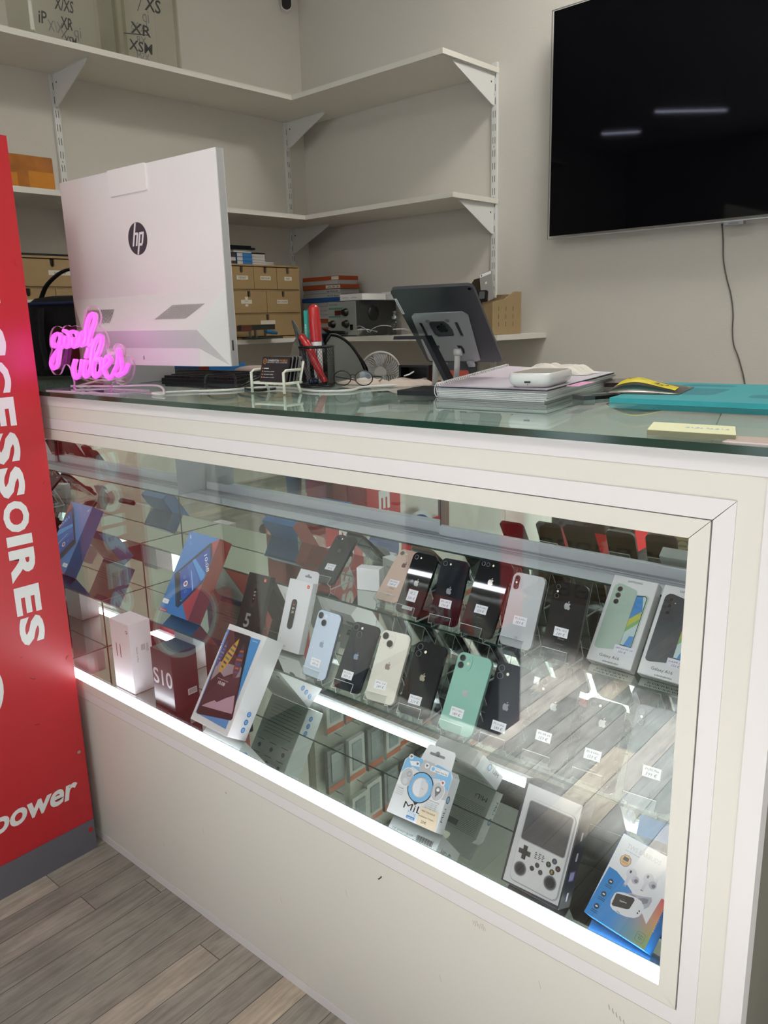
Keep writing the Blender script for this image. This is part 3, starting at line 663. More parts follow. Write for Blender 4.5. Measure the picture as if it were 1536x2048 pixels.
t = thing('parts_tray', 'dark phone parts tray showing just above the tablet', 'tray'); inroom(t, -2.11, 2.70, 1.3515)
MB().box(0, .13, 0, .09, 0, .170, BLACK).build('tray_body', t); MB().prism([(0, .170), (.13, .170), (.13, .225), (.095, .22), (.07, .19), (.0, .195)], -.06, -.03, M('tray_brown', '3b2f22', .5), FRONT).build('tray_flap', t)
b = MB()
for k in range(5): b.box(.008+.013*k, .016+.013*k, -.002, -.0002, .172, .186, M('part_blue', '27427a', .4) if k % 2 else GREYINK)
b.build('small_parts', t)
# ------------------------------------------------------------------ phones on acrylic stands
STICK = M('sticker_white', 'e3e2e8', .55); PENI = M('pen_ink', '4c4d5c', .6)
LENS = M('camera_lens', '08090b', .05, coat=.5); LENSR = M('lens_ring', '74777d', .25, metal=.6); FLASH = M('flash_lamp', 'e8e2cc', .3)
def stand(name_lab, x, y, zs, yaw, tilt, w, zo, back_leg=True):
    """one bent sheet: front lip, ledge, backrest, rear leg, and a low front foot"""
    t = thing('phone_stand', name_lab, 'phone stand', (x, y, zs+zo), yaw, tilt, group='clear acrylic phone stands in the showcase')
    s_, c_ = math.sin(tilt), math.cos(tilt); down = Vector((s_, -c_)); bk = Vector((c_, s_))
    x0 = -w/2+.002; x1 = x0+min(.052, w-.014); zt = .082
    P = lambda a: Vector(a)
    top_ = P((.0105, zt)); hh = (top_.x*(-s_)+top_.y*c_)+zo
    foot = top_+down*(hh-.0012)+bk*.030
    lipb = P((-.0035, -.002)); fr = P((-.0035, .0165))
    fo = P((.0105, -.002)); ff = fo+down*((fo.x*(-s_)+fo.y*c_)+zo-.0012)+bk*.0
    segs = {'lip': [(fr, lipb)], 'ledge': [(lipb, fo)], 'backrest': [(fo, top_)], 'rear_leg': [(top_, foot)], 'front_foot': [(fo, ff)], 'base_bar': [(ff, foot)]}
    for nm, ss in segs.items():
        b = MB()
        for a, c in ss:
            d = (c-a).normalized(); n = Vector((-d.y, d.x))*.0009
            q = [a+n, c+n, c-n, a-n]; b.prism([tuple(v) for v in q], x0, x1, AEDGE, right(0), side=ACRYL)
            if nm == 'lip': b.box(x0, x1, fr.x-.0009, fr.x+.0009, fr.y, fr.y+.0008, AEDGE)
            if nm == 'rear_leg' : b.box(x0, x1, top_.x-.001, top_.x+.001, top_.y, top_.y+.001, AEDGE)
        b.build(nm, t)
def phone(label, x, y, zs, zo, yaw, tilt, w, h, col, camt, text1, text2, lab, logo, logo_h=.0165, side=None, logo_col='c9cacc', th=.0078, word=None, rough=.09, big=False, barcode=False, bump_col=None, fr=.012, standlab=None, flash='e8e2cc', metal=0):
    key = label.split()[0]+str(x)
    BODY = M('back_'+key, col, rough, coat=.4, metal=metal); SIDEM = M('side_'+key, side or col, .25, metal=.4)
    t = thing('phone', label, 'phone', (x, y, zs+zo), yaw, tilt)
    b = MB(); b.prism(rrect(-w/2, w/2, 0, h, fr, 7), -th+.0006, -.0005, SIDEM, FRONT, smooth=True).prism(rrect(-w/2+.0006, w/2-.0006, .0006, h-.0006, fr-.0006, 7), -.0005, 0, BODY, FRONT)
    b.prism(rrect(-w/2+.0005, w/2-.0005, .0005, h-.0005, fr, 7), -th, -th+.0006, BLACKG, FRONT)
    b.build('phone_body', t)
    BM = M('bump_'+key, bump_col or col, .12, coat=.3); F = FRONT
    def lens(mb, cx, cz, r, z0):
        mb.prism(circ(cx, cz, r, 20), z0, z0+.0012, LENSR, F, smooth=True).prism(circ(cx, cz, r*.82, 20), z0+.0012, z0+.0014, LENS, F)
    FL = M('flash_'+flash, flash, .3)
    if camt in ('14', '11'):
        s = .033 if camt == '14' else .031; x0 = -w/2+.0032; z1 = h-.0032
        bm = MB().prism(rrect(x0, x0+s, z1-s, z1, .0085, 6), .0001, .0012, BM, F).build('camera_bump', t)
        pos = [(x0+.0095, z1-.0095), (x0+s-.0095, z1-s+.0095)] if camt == '14' else [(x0+.0092, z1-.0085), (x0+.0092, z1-s+.0085)]
        for cx, cz in pos: m_ = MB(); lens(m_, cx, cz, .0076 if camt == '14' else .0066, .0012); m_.build('lens', bm)
        fx = (x0+s-.008, z1-.0085) if camt == '14' else (x0+s-.0075, z1-s/2-.001)
        MB().flat(circ(*fx, .0029, 14), .0014, FL, F).build('flash', bm)
        MB().flat(circ(x0+.0085 if camt == '14' else x0+s-.0078, z1-s+.009 if camt == '14' else z1-.0085, .0007, 8), .0014, INK, F).build('microphone_hole', bm)
    elif camt in ('8', 'xr'):
        r = .0053 if camt == '8' else .0068; cx, cz = -w/2+.0115, h-.0115
        m_ = MB(); lens(m_, cx, cz, r, 0); m_.build('lens', t); MB().flat(circ(cx+.0125 if camt == '8' else cx, cz if camt == '8' else cz-.0125, .0022, 12), .0004, FL, F).build('flash', t)
    elif camt == '8p':
        m_ = MB().prism(rrect(-w/2+.006, -w/2+.028, h-.0165, h-.0065, .0049, 6), .0001, .0012, BM, F).build('camera_bump', t)
        for k in (.0113, .0227): q = MB(); lens(q, -w/2+k, h-.0115, .0042, .0012); q.build('lens', m_)
        MB().flat(circ(-w/2+.034, h-.0115, .0022, 12), .0004, FL, F).build('flash', t)
    elif camt == 'x':
        m_ = MB().prism(rrect(-w/2+.0055, -w/2+.0165, h-.034, h-.006, .0054, 6), .0001, .0013, M('pill_dark', '141416', .1, coat=.3), F).build('camera_bump', t)
        for k in (.0115, .0285): q = MB(); lens(q, -w/2+.011, h-k, .0045, .0013); q.build('lens', m_)
        MB().flat(circ(-w/2+.011, h-.020, .0022, 12), .0015, FL, F).build('flash', m_)
    b = MB(); LG = M('logo_'+logo_col, logo_col, .15, metal=.5); apple(b, 0, logo, logo_h, LG, F); b.build('logo', t)
    if word:
        b = MB(); b.text('iPhone', 0, word, .0036, LG, F, .0004, al='c').text('Designed in California', 0, word-.009, .0014, LG, F, .0004, al='c', res=1).text('CE', 0, word-.019, .0045, M('faint_mark', '55565a', .4), F, .0004, al='c'); b.build('lettering', t)
    u, v = lab; lw, lh = (.026, .026) if big else (.0285, .0175)
    b = MB(); b.prism([(u-lw/2, v-lh/2), (u+lw/2, v-lh/2), (u+lw/2, v+lh/2), (u-lw/2, v+lh/2)], .0002, .0004, STICK, F)
    if big: b.text(text1, u-.001, v+.003, .0062, PEN, F, .0006, al='c', shear=.2, res=1).text(text2, u, v-.009, .006, PEN, F, .0006, al='c', shear=.2, res=1)
    else: b.text(text1, u, v+.0022, .0036, PENI, F, .0006, w=.022, al='c', shear=.15, res=1).text(text2, u, v-.0062, .0054, PENI, F, .0006, al='c', shear=.2, res=1)
    b.build('price_sticker', t)
    if barcode:
        b = MB(); b.prism([(-.016, .010), (.012, .010), (.012, .0165), (-.016, .0165)], .0002, .0004, STICK, F)
        for k in range(16): b.flat([(-.014+k*.0015, .0115), (-.0133+k*.0015-(k % 3)*.0003, .0115), (-.0133+k*.0015-(k % 3)*.0003, .015), (-.014+k*.0015, .015)], .0006, INK, F)
        b.build('barcode_sticker', t)
    if standlab: stand(standlab, x, y, zs, yaw, tilt, w, zo)
    return t
zoB, zoC = .0185, .016
S_ = 'clear bent-plastic stand under the '
phone('pale blue phone with two diagonal lenses, farthest left phone of the middle shelf', -1.173, 1.095, ZC, zoB, -.008, .438, .0715, .1467, 'b9c6d8', '14', 'IPh 15 128Go', '479 €', (-.0041, .032), .0739, side='59636f', logo_col='a9b9cf', standlab=S_+'pale blue phone', flash='c9d2dc')
phone('midnight blue phone with two diagonal lenses, between the pale blue and cream phones', -1.074, 1.092, ZC, zoB, .057, .59, .0715, .1467, '0d1320', '14', 'IPh 14 128Go', '339 €', (-.0064, .0321), .0745, logo_col='8b9cb8', standlab=S_+'midnight blue phone', rough=.05, flash='c9cdd0')
phone('cream white phone with two diagonal black lenses on the middle shelf', -.984, 1.095, ZC, zoB, .115, .55, .0715, .1467, 'd3cfc4', '14', 'IPh 13', '289 €', (-.0052, .0342), .0745, side='b5b2ab', logo_col='b9a09c', standlab=S_+'cream white phone', flash='c5c0b6')
phone('black phone with two stacked lenses standing left of the mint green phone', -.894, 1.092, ZC, zoB, .088, .574, .0715, .1467, '0e0f12', '11', 'IPh 12 64Go', '219 €', (-.0025, .0312), .0772, logo_col='b3ab96', standlab=S_+'black phone left of the mint green one', rough=.06)
phone('mint green phone with two stacked lenses on the middle shelf', -.79, 1.089, ZC, zoB, .033, .542, .0757, .1509, '86b3a5', '11', 'IPh 11 64Go', '189 €', (-.0058, .0378), .0776, side='7ba396', logo_col='cfd5dc', standlab=S_+'mint green phone', flash='cfcdb8', fr=.013)
phone('black phone with two stacked lenses standing right of the mint green phone', -.701, 1.095, ZC, zoB, .024, .47, .0757, .1509, '17181b', '11', 'IPh 11 64Go', '189 €', (-.0045, .0365), .0745, logo_col='a7a8ad', standlab=S_+'black phone right of the mint green one', fr=.013)
phone('black single-lens phone priced 159, third from the right end of the middle shelf', -.610, 1.093, ZC, zoB, .05, .5, .0757, .1509, '141518', 'xr', 'IPh XR 64', '159 €', (-.0054, .0478), .1022, logo_col='c8c9cc', standlab=S_+'third phone from the right end of the middle shelf', fr=.013)
phone('dark grey phone lettered below its sticker, second from the right on the middle shelf', -.519, 1.095, ZC, zoB, .079, .539, .0673, .1384, '1a1b1e', '8', 'IPh 8 64Go', '159 €', (-.0043, .0452), .1004, logo_col='c8c9cc', word=.030, standlab=S_+'second phone from the right on the middle shelf')
phone('grey phone priced 199 against the right end of the middle shelf', -.418, 1.085, ZC, zoB, .088, .36, .0774, .1575, '2a2b2d', 'x', 'IPh XS Max', '199 €', (.001, .0566), .1172, logo_col='3a3b3e', word=.038, standlab=S_+'right end phone of the middle shelf', fr=.013)
phone('black phone leaning far back near the watch boxes, farthest left phone of the upper shelf', -1.32, 1.279, ZD, zoC, .059, .819, .0673, .1384, '1b1c1f', '8', 'IPh 8 64Go', '89 €', (-.0005, .0452), .0949, logo_col='55565b', standlab=S_+'farthest left phone of the upper shelf')
phone('rose gold phone on the upper shelf, partly behind a black phone', -1.113, 1.273, ZD, zoC, .013, .833, .0673, .1384, 'c3a594', '8', 'IPh 8 64Go', '149 €', (-.0028, .0469), .0979, logo_col='6a4038', word=.032, side='b0907f', standlab=S_+'rose gold phone', rough=.35)
phone('glossy black phone with a large SE2 sticker overlapping the rose gold phone', -1.023, 1.237, ZD, zoC, -.028, .553, .0673, .1384, '121112', '8', 'SE 2', '130 €', (-.0001, .042), .071, logo_col='9b9894', big=True, barcode=True, standlab=S_+'phone with the large SE2 sticker', rough=.04)
phone('midnight phone with small SE3 sticker, between the SE2 phone and the large black one', -.925, 1.234, ZD, zoC, .059, .426, .0673, .1384, '0f121b', '8', 'IPh SE 3', '130 €', (-.0021, .0439), .0718, logo_col='a5a7ad', standlab=S_+'midnight phone with the SE3 sticker', rough=.05)
phone('large glossy black phone with a horizontal double lens on the upper shelf', -.839, 1.227, ZD, zoC, -.002, .553, .0781, .1584, '131214', '8p', 'IPh 8+ 64Go', '159 €', (-.0025, .054), .1125, logo_col='938c84', word=.036, standlab=S_+'large glossy black phone', rough=.04)
phone('white phone with a black pill-shaped double lens on the upper shelf', -.745, 1.224, ZD, zoC, .005, .412, .0709, .1436, 'b9bbbe', 'x', 'IPh X 64Go', '159 €', (.0006, .0519), .1009, side='8a8a88', logo_col='f2f2f2', word=.036, standlab=S_+'white phone', rough=.05)
phone('black phone with pill-shaped double lens, left of the white phone cartons', -.653, 1.224, ZD, zoC, -.012, .356, .0709, .1436, '1d1f22', 'x', 'IPh XS', '149 €', (-.0023, .0505), .1009, logo_col='c4c5c8', word=.037, standlab=S_+'black phone left of the white cartons', rough=.05)

# ------------------------------------------------------------------ boxes in the showcase
LAY = .00018
def pose(name, label, cat, x, y, z, yaw, tilt, spin=0, group=None, d=0, sc=1):
    t = thing(name, label, cat, (x, y, z+.0006+d*math.sin(tilt)), yaw, tilt, spin, group); t.scale = (sc, sc, sc); return t
# two phone cartons
def carton(x, label, pcol, sg, stick):
    t = pose('phone_carton', label, 'box', x, 1.2608, ZD, -.011, .6632, d=.0245)
    W, H, D = .0865, .172, .0255
    MB().box(-W/2, W/2, 0, D, 0, H, M('carton_white', 'dcdcdc', .4)).build('carton_body', t, bevel=.0015)
    F = front(-.0002); P_ = M('print_'+pcol, pcol, .35); b = MB()
    b.flat(mm([(-35.8, 147), (-34, 152), (-29, 156), (-22, 156.5), (4, 150.5), (9, 148.5), (11, 144.6), (9.3, 40.3), (7, 33), (1.4, 30.2), (-27, 25.5), (-33, 26), (-36.5, 30)]), LAY, P_, F)
    for v in (145.5, 132.8, 120.2):
        b.flat(circ(-.0232, v/1000, .0052, 18), 2*LAY, M('lens_print', '4a4643', .3), F).flat(circ(-.0232, v/1000, .0036, 16), 3*LAY, M('lens_print_dark', '171615', .3), F)
    b.flat(circ(-.0145, .140, .0013, 8), 2*LAY, M('print_pale', 'b9cfc4', .4), F)
    b.build('back_picture', t)
    b = MB(); b.flat(mm([(11.1, 140.7), (29.8, 143.4), (35.0, 140.5), (35.6, 136), (33.6, 41), (31, 37), (9.3, 38.3)]), LAY, M('print_rim', sg[0], .35), F)
    b.flat(mm([(11.2, 139.6), (28, 141.6), (32.2, 138), (31.6, 42), (29, 39.6), (9.4, 41)]), 2*LAY, INK, F)
    q = mm([(11.6, 138.2), (28, 140), (30.9, 137), (30.3, 43), (28.4, 41.2), (10.0, 42.5)])
    b.flat(q, 3*LAY, M('wall_pale', sg[1], .3), F)
    b.flat(mm([(11.6, 138.2), (24, 139.6), (30.5, 112), (29, 104), (11, 84)]), 4*LAY, M('wall_blue', sg[2], .3), F)
    b.flat(mm([(11, 92), (30, 111), (30.3, 96), (10.6, 72)]), 5*LAY, M('wall_yellow', sg[3], .3), F)
    b.flat(mm([(10.6, 76), (30.3, 97), (30.2, 88), (10.4, 66)]), 6*LAY, M('wall_green', sg[4], .3), F)
    b.flat(mm([(16, 42), (28.4, 41.3), (30, 44), (30.2, 62), (22, 61)]), 4*LAY, M('wall_blue', sg[2], .3), F)
    b.build('screen_picture', t)
    b = MB(); b.text('SAMSUNG', .001, .162, .0042, INK, F, LAY, w=.028, al='c').text('Galaxy A16', -.002, .0125, .0058, INK, F, LAY, w=.038, al='c')
    for k in range(14): b.flat([(-.012+k*.0022, .0035), (-.0105+k*.0022, .0035), (-.0105+k*.0022, .0055+(k % 3)*.0006), (-.012+k*.0022, .0055)], LAY, GREYINK, F)
    Fb = bottom(-.0002)
    for r_ in range(3):
        for k in range(22): b.flat([(-.036+k*.0028+r_*.004, -.009-r_*.0055), (-.0345+k*.0028-(k % 3)*.0004+r_*.004, -.009-r_*.0055), (-.0345+k*.0028-(k % 3)*.0004+r_*.004, -.0055-r_*.0055), (-.036+k*.0028+r_*.004, -.0055-r_*.0055)], LAY, INK, Fb)
    b.build('lettering', t)
    b = MB(); b.prism(mm([(1.5, 40.5), (38, 40.5), (38, 24.5), (1.5, 24.5)]), .0002, .0004, STICK, F)
    b.text(stick[0], .020, .0335, .0034, PEN, F, .0006, w=.032, al='c', shear=.15, res=1).text(stick[1], .018, .0265, .0046, PEN, F, .0006, al='c', shear=.2, res=1); b.build('price_sticker', t)
GREENSET = ('b7c9b4', 'b9d0cd', '3f86c4', 'b9b94a', '7aa860'); DARKSET = ('33383c', 'a9bdb4', '7fa6a2', '9db9a4', '8fb3a0')
carton(-.5701, 'white phone carton printed with a sage green phone on the upper shelf', 'a9beae', GREENSET, ('SAM A16 4G 128', '150 €'))
carton(-.4726, 'white phone carton printed with a charcoal phone, cut off by the right frame', '33383d', DARKSET, ('SAM A16', '150 €'))

# big blue and red tablet box on the middle shelf
TB = M('box_tab_blue', '3a78b8', .35, coat=.15); TR_ = M('box_tab_red', 'a9392b', .35, coat=.15); TR2 = M('box_tab_red_dark', '8c3226', .4)
t = pose('tablet_box', 'blue and red tablet box leaning on the middle shelf, showing 10:08', 'box', -1.7351, 1.123, ZC, -.0085, .5588, d=.0449, sc=.969)
W, H, D = .139, .2375, .0463
b = MB(); b.box(-W/2, W/2, 0, D, 0, H, TB); b.build('box_body', t, bevel=.0012)
b = MB(); b.box(W/2+.0001, W/2+.0004, .0004, D-.0004, .0004, H-.0004, TR2); b.flat([(-.069, 0), (-.03, .0), (.05, .16), (.069, .237), (-.069, .237)], .0, TB, back(D+.0002)); b.build('side_print', t)
F = front(-.0002); b = MB()
b.flat(mm([(69.3, 237), (45.3, 220.2), (69.3, 180), (69.3, 110), (25.4, 41.1), (65.7, .2), (69.3, .2)]), LAY, TR_, F)
b.flat(mm([(9, 23), (69.3, 103), (69.3, 60), (60, 20), (66, 0.4), (40, .4)]) if 0 else mm([(22, 38), (69.3, 105), (69.3, .3), (64, .3)]), 1.2*LAY, TR_, F)
b.build('red_print', t)
b = MB(); DT = M('tablet_print_edge', '2b3036', .3)
b.flat(mm([(-60.5, 109.8), (-58, 104), (-3, 26), (9.6, 23.2), (14, 30), (69, 106), (69, 184), (45.8, 219.4), (38, 219)]), 2*LAY, DT, F)
b.flat(mm([(-62.5, 106.8), (-60.5, 109.8), (9.6, 23.2), (3, 27)]), 3*LAY, M('tablet_print_slate', '3c4a57', .3), F)
SB = M('screen_print_blue', '2b50a0', .3)
b.flat(mm([(-43.3, 120.2), (43.1, 208.5), (66, 172), (68.5, 118), (15, 40.5)]), 4*LAY, SB, F)
b.flat(mm([(-6.9, 158.6), (1.9, 166), (68, 133), (68.4, 121), (60, 112)]), 5*LAY, M('screen_print_cyan', '4f96cf', .3), F)
b.flat(mm([(-20, 140), (-6.9, 155), (52, 112), (40, 78)]), 5*LAY, M('screen_print_mid', '3a66b0', .3), F)
b.flat(mm([(5, 130), (7, 131), (44, 82), (41, 80)]), 6*LAY, M('screen_print_beam', '9cc0e2', .3), F)
b.build('tablet_print', t)
b = MB(); b.text('10:08', .0345, .181, .0115, WHITE, F, 7*LAY, w=.056, rot=math.atan2(132-177.2, 70.4-32.8), res=3)
b.text('tab', -.0610, .2255, .007, WHITE, F, LAY, rot=R(-58)).text('4 10', -.0500, .2080, .0045, M('print_ltblue', '8db8dd', .4), F, LAY, rot=R(-58))
vs, fs = ring(.003, .092, .0052, .0085); b.add([(a, c, 7*LAY) for a, c in vs], fs, WHITE, F).flat(circ(.003, .092, .0045, 16), 7*LAY, M('icon_red', 'b0433c', .4), F)
for a, c in ((-12.2, 107.9), (14.2, 71.9)):
    vs, fs = ring(a/1000, c/1000, .0035, .0045); b.add([(p, q, 7*LAY) for p, q in vs], fs, M('icon_pale', '8fa6d8', .4), F)
for a, c in ((-41, 117), (11, 44)): b.flat(circ(a/1000, c/1000, .0014, 8), 7*LAY, WHITE, F)
b.build('icons', t)
b = MB(); b.prism(rrect(-.067, -.039, .0235, .036, .003), .0001, .0003, WHITE, F).text('8.0', -.053, .027, .005, GREYINK, F, .0005, al='c'); b.build('size_badge', t)
b = MB(); b.prism(mm([(-66, 1.2), (-33, 1.2), (-33, 9.2), (-66, 9.2)]), .0001, .0003, M('logo_red', 'b8352c', .4), F).text('Lenovo', -.0495, .003, .0044, WHITE, F, .0005, al='c', w=.027); b.build('logo_patch', t)
# white back print for its mirror image
b = MB(); FB = back(D+.0004); b.flat([(-.069, .01), (.069, .01), (.069, .12), (-.02, .12), (-.069, .2)], 0, M('back_white', 'c8cbc7', .5), FB)
for k in range(4): b.text('tablet', -.04+.028*k, .09-.012*(k % 2), .004, GREYINK, FB, .0003)
for k in range(5): b.flat([(-.055, .03+.008*k), (.03, .03+.008*k), (.03, .0312+.008*k), (-.055, .0312+.008*k)], .0003, GREYINK, FB)
b.build('back_print', t)

# black fitness band box
t = pose('watch_box', 'tall narrow black box with a grey figure 5 and a fitness band picture', 'box', -1.5046, 1.178, ZC, .047, .42, d=.0172)
W, H, D = .0799, .157, .0172; BB = M('box_charcoal', '1c1d1f', .6, spec=.3)
MB().box(-W/2, W/2, 0, D, 0, H, BB).build('box_body', t, bevel=.001)
F = front(-.0002); b = MB(); b.flat(rrect(-.0095, .0065, .070, .132, .0075), LAY, M('band_print', '2c2a2a', .35), F).flat(rrect(-.0065, .0035, .082, .120, .0048), 2*LAY, M('band_screen', '0a0a0c', .2), F)
b.text('07', -.0015, .108, .005, WHITE, F, 3*LAY, al='c').text('28', -.0015, .100, .005, WHITE, F, 3*LAY, al='c').flat(circ(-.0015, .093, .002, 10), 3*LAY, M('icon_orange', 'd0663a', .4), F); b.build('band_picture', t)
b = MB(); b.text('5', -.006, .020, .036, M('grey_numeral', '8e8f93', .35, metal=.2), F, LAY, w=.020, al='c', bold=.02); Fr = right(W/2+.0002)
for k in range(5): b.text('...', .012, .02+.028*k, .004, GREYINK, Fr, LAY, rot=R(90), al='c')
b.build('lettering', t)
b = MB(); b.prism(rrect(.0195, .0275, .141, .149, .001), .0001, .0003, M('orange_badge', 'd5522c', .4), F).text('mi', .0235, .1432, .0036, WHITE, F, .0005, al='c'); b.build('logo_patch', t)
# white fitness band box
t = pose('watch_box', 'tall narrow white box with hanging tab and a black fitness band picture', 'box', -1.3435, 1.173, ZC, .0569, .3777, d=.0197)
W, H, D = .077, .1716, .0197
MB().box(-W/2, W/2, 0, D, 0, H, M('box_white', 'd5d5d8', .45)).build('box_body', t, bevel=.001)
tab = [(-W/2+.004, H), (W/2-.002, H), (W/2-.004, H+.024), (W/2-.010, H+.028), (-W/2+.012, H+.028)]
b = MB(); b.prism(tab, -D, -D+.0008, M('box_white', 'd5d5d8', .45), FRONT).flat(rrect(-.008, .014, H+.010, H+.0145, .002), -D+.0010, GREYINK, FRONT).flat(circ(.003, H+.0145, .004, 12), -D+.0011, GREYINK, FRONT); b.build('hanging_tab', t)
F = front(-.0002); b = MB(); b.flat(rrect(-.0165, .0015, .052, .125, .0082), LAY, M('band_black', '1a1b1e', .35), F).flat(rrect(-.0135, -.0015, .066, .112, .0058), 2*LAY, M('band_screen', '0a0a0c', .2), F)
b.text('09', -.0075, .100, .0058, WHITE, F, 3*LAY, al='c').text('28', -.0075, .091, .0058, WHITE, F, 3*LAY, al='c').flat(circ(-.0075, .110, .003, 12, a0=0, a1=math.pi), 3*LAY, M('icon_orange', 'd0663a', .4), F); b.build('band_picture', t)
b = MB(); b.text('Mi Smart Band 7', -.034, .008, .0034, INK, F, LAY, w=.027); Fr = right(W/2+.0002)
for k in range(4): b.text('Smart Band 7', .016, .014+.040*k, .0028, GREYINK, Fr, LAY, rot=R(90), w=.026)
b.build('lettering', t)
b = MB(); b.prism(rrect(.0220, .0305, .1565, .165, .003), .0001, .0003, M('orange_badge', 'd5522c', .4), F).text('mi', .02625, .159, .0034, WHITE, F, .0005, al='c'); b.build('logo_patch', t)
# white business-like carton lying behind the phones (seen mirrored)
t = pose('charger_box', 'plain white accessory box standing behind the rose gold phone', 'box', -1.22, 1.335, ZD, .3, 0)
MB().box(-.03, .03, 0, .03, 0, .055, WHITE).build('box_body', t, bevel=.001); MB().text('25W', .0, .03, .008, GREYINK, back(.0302), .0002, al='c').build('print', t)

# lower level: upright white 11 box
t = pose('phone_box', 'upright white phone box with a red figure 11, leftmost on the bottom level', 'box', -1.757, .9765, ZB, .006, 0)
W, H, D = .088, .190, .062; XW = M('box_lilac_white', 'ded8dc', .42)
MB().box(-W/2, W/2, 0, D, 0, H, XW).build('box_body', t, bevel=.0008)
F = front(-.0002); RB = M('copper_red', '7c2f25', .3, metal=.3); b = MB(); b.text('11', -.0125, .0905, .040, RB, F, LAY, w=.021, al='c')
vs, fs = ring(0, 0, .0028, .0045); b.flat(circ(.0335, .168, .0044, 16), LAY, RB, F).flat(rrect(.0312, .0358, .1662, .1700, .001), 2*LAY, XW, F)
b.text('Xiaomi 5G', -.042, .183, .0018, GREYINK, F, LAY).text('Redmi phone', -.030, .0155, .0024, M('pale_ink', 'a89aa0', .5), F, LAY, w=.026).text('design by studio', -.042, .0075, .002, M('pale_ink', 'a89aa0', .5), F, LAY, w=.05)
Fr = right(W/2+.0002); b.text('Xiaomi 11 Pro', .016, .126, .0042, INK, Fr, LAY, rot=R(-90), w=.042).flat(rrect(.030, .042, .112, .128, .0006), LAY, M('qr_grey', 'b3aeb2', .5), Fr)
for k in range(5): b.flat([(.045+.0014*k, .105), (.0455+.0014*k, .105), (.0455+.0014*k, .128), (.045+.0014*k, .128)], LAY, GREYINK, Fr)
b.text('mi', 0, .03, .003, GREYINK, top(H+.0002), LAY, al='c'); b.build('lettering', t)
# upright S10 box
t = pose('phone_box', 'upright dark plum phone box lettered S10 on the bottom level', 'box', -1.592, .9855, ZB, .007, 0)
W, H, D = .0845, .150, .073; PL = M('box_plum', '33141c', .35, coat=.2); PF = M('box_black_front', '161214', .3, coat=.2)
b = MB(); b.box(-W/2, W/2, 0, D, 0, H, PL).flat([(-W/2+.0005, .0005), (W/2-.0005, .0005), (W/2-.0005, H-.0005), (-W/2+.0005, H-.0005)], .0001, PF, FRONT).flat([(-W/2+.0005, .0005), (W/2-.0005, .0005), (W/2-.0005, D-.0005), (-W/2+.0005, D-.0005)], H+.0001, PF, FXY)
b.build('box_body', t)
F = front(-.0003); b = MB(); b.text('S10', .001, .060, .042, M('silver_print', 'c4bdc2', .35, metal=.2), F, LAY, w=.078, al='c', res=4, bold=.012)
Fr = right(W/2+.0002); b.flat(rrect(.040, .066, .030, .046, .0005), LAY, M('info_sticker', 'b7b3b3', .5), Fr)
for k in range(4): b.flat([(.042, .033+.003*k), (.064, .033+.003*k), (.064, .0343+.003*k), (.042, .0343+.003*k)], 2*LAY, INK, Fr)
b.build('lettering', t)
# white & blue tablet box
t = pose('tablet_box', 'large white and blue tablet box with boats on its screen, leaning on the bottom level', 'box', -1.3743, .9535, ZB, -.0008, .5995, d=.0594, sc=.958)
W, H, D = .1405, .243, .062; LW = M('box_greywhite', 'd6d4d6', .4)
MB().box(-W/2, W/2, 0, D, 0, H, LW).build('box_body', t, bevel=.0008)
F = front(-.0002); b = MB(); SKY = M('print_sky_blue', '3f87c2', .35)
b.flat(mm([(-66, 226), (54.8, 230.6), (57, 13.7), (-60.9, 17.9)]), LAY, SKY, F)
b.flat(mm([(-69.5, 229), (-61, 229), (-60, 187), (-69.5, 187)]), 1.5*LAY, SKY, F); b.text('Lenovo', -.0655, .190, .006, WHITE, F, 3*LAY, rot=R(90), w=.030)
b.text('Lenovo', .030, .222, .004, WHITE, F, 3*LAY, w=.018)
b.build('blue_print', t)
DS = M('screen_dark_print', '221c22', .3); b = MB()
b.flat(mm([(-66, 231), (20, 231), (69.5, 30), (64, 22), (-50, 17), (-60, 20)]) if 0 else mm([(-61, 229), (17, 231), (20, 228), (65, 42), (62, 36), (-54, 17), (-59, 22)]), 2*LAY, DS, F)
b.flat(mm([(-50, 38), (-40, 46), (-15, 62), (-5, 60), (20, 78), (43, 91), (57, 58), (56, 50)]), 3*LAY, M('dune_pink', 'a98a9a', .4), F)
b.flat(mm([(-56, 62), (-20, 112), (10, 128), (35, 140), (50, 95), (43, 93), (20, 80), (-5, 62), (-15, 64), (-40, 48), (-52, 40)]), 2.5*LAY, M('dune_dark', '3a2a32', .4), F)
b.flat(mm([(-55, 100), (-35, 128), (-16, 120), (8, 135), (22, 128), (36, 134), (30, 156), (-58, 150)]), 2.7*LAY, M('shore_grey', '8b8088', .4), F)
b.build('screen_print', t)
def boat(x0, y0, l, wd, cols, rot):
    cr, sr = math.cos(rot), math.sin(rot); T_ = lambda p: (x0+p[0]*cr-p[1]*sr, y0+p[0]*sr+p[1]*cr)
    hull = [(0, l/2), (wd*.35, l*.25), (wd/2, 0), (wd*.42, -l*.3), (wd*.2, -l*.47), (0, -l/2), (-wd*.2, -l*.47), (-wd*.42, -l*.3), (-wd/2, 0), (-wd*.35, l*.25)]
    b = MB(); b.flat([T_(p) for p in hull], 4*LAY, M('b_'+cols[0], cols[0], .4), F)
    for k in range(6):
        a = -l*.36+k*l*.12; ww = wd*.42*(1-abs(a)/l*1.5)
        b.flat([T_(p) for p in ((-ww, a), (ww, a), (ww, a+l*.05), (-ww, a+l*.05))], 5*LAY, M('b_'+cols[1+k % 2], cols[1+k % 2], .4), F)
    b.build('boat_picture', t)
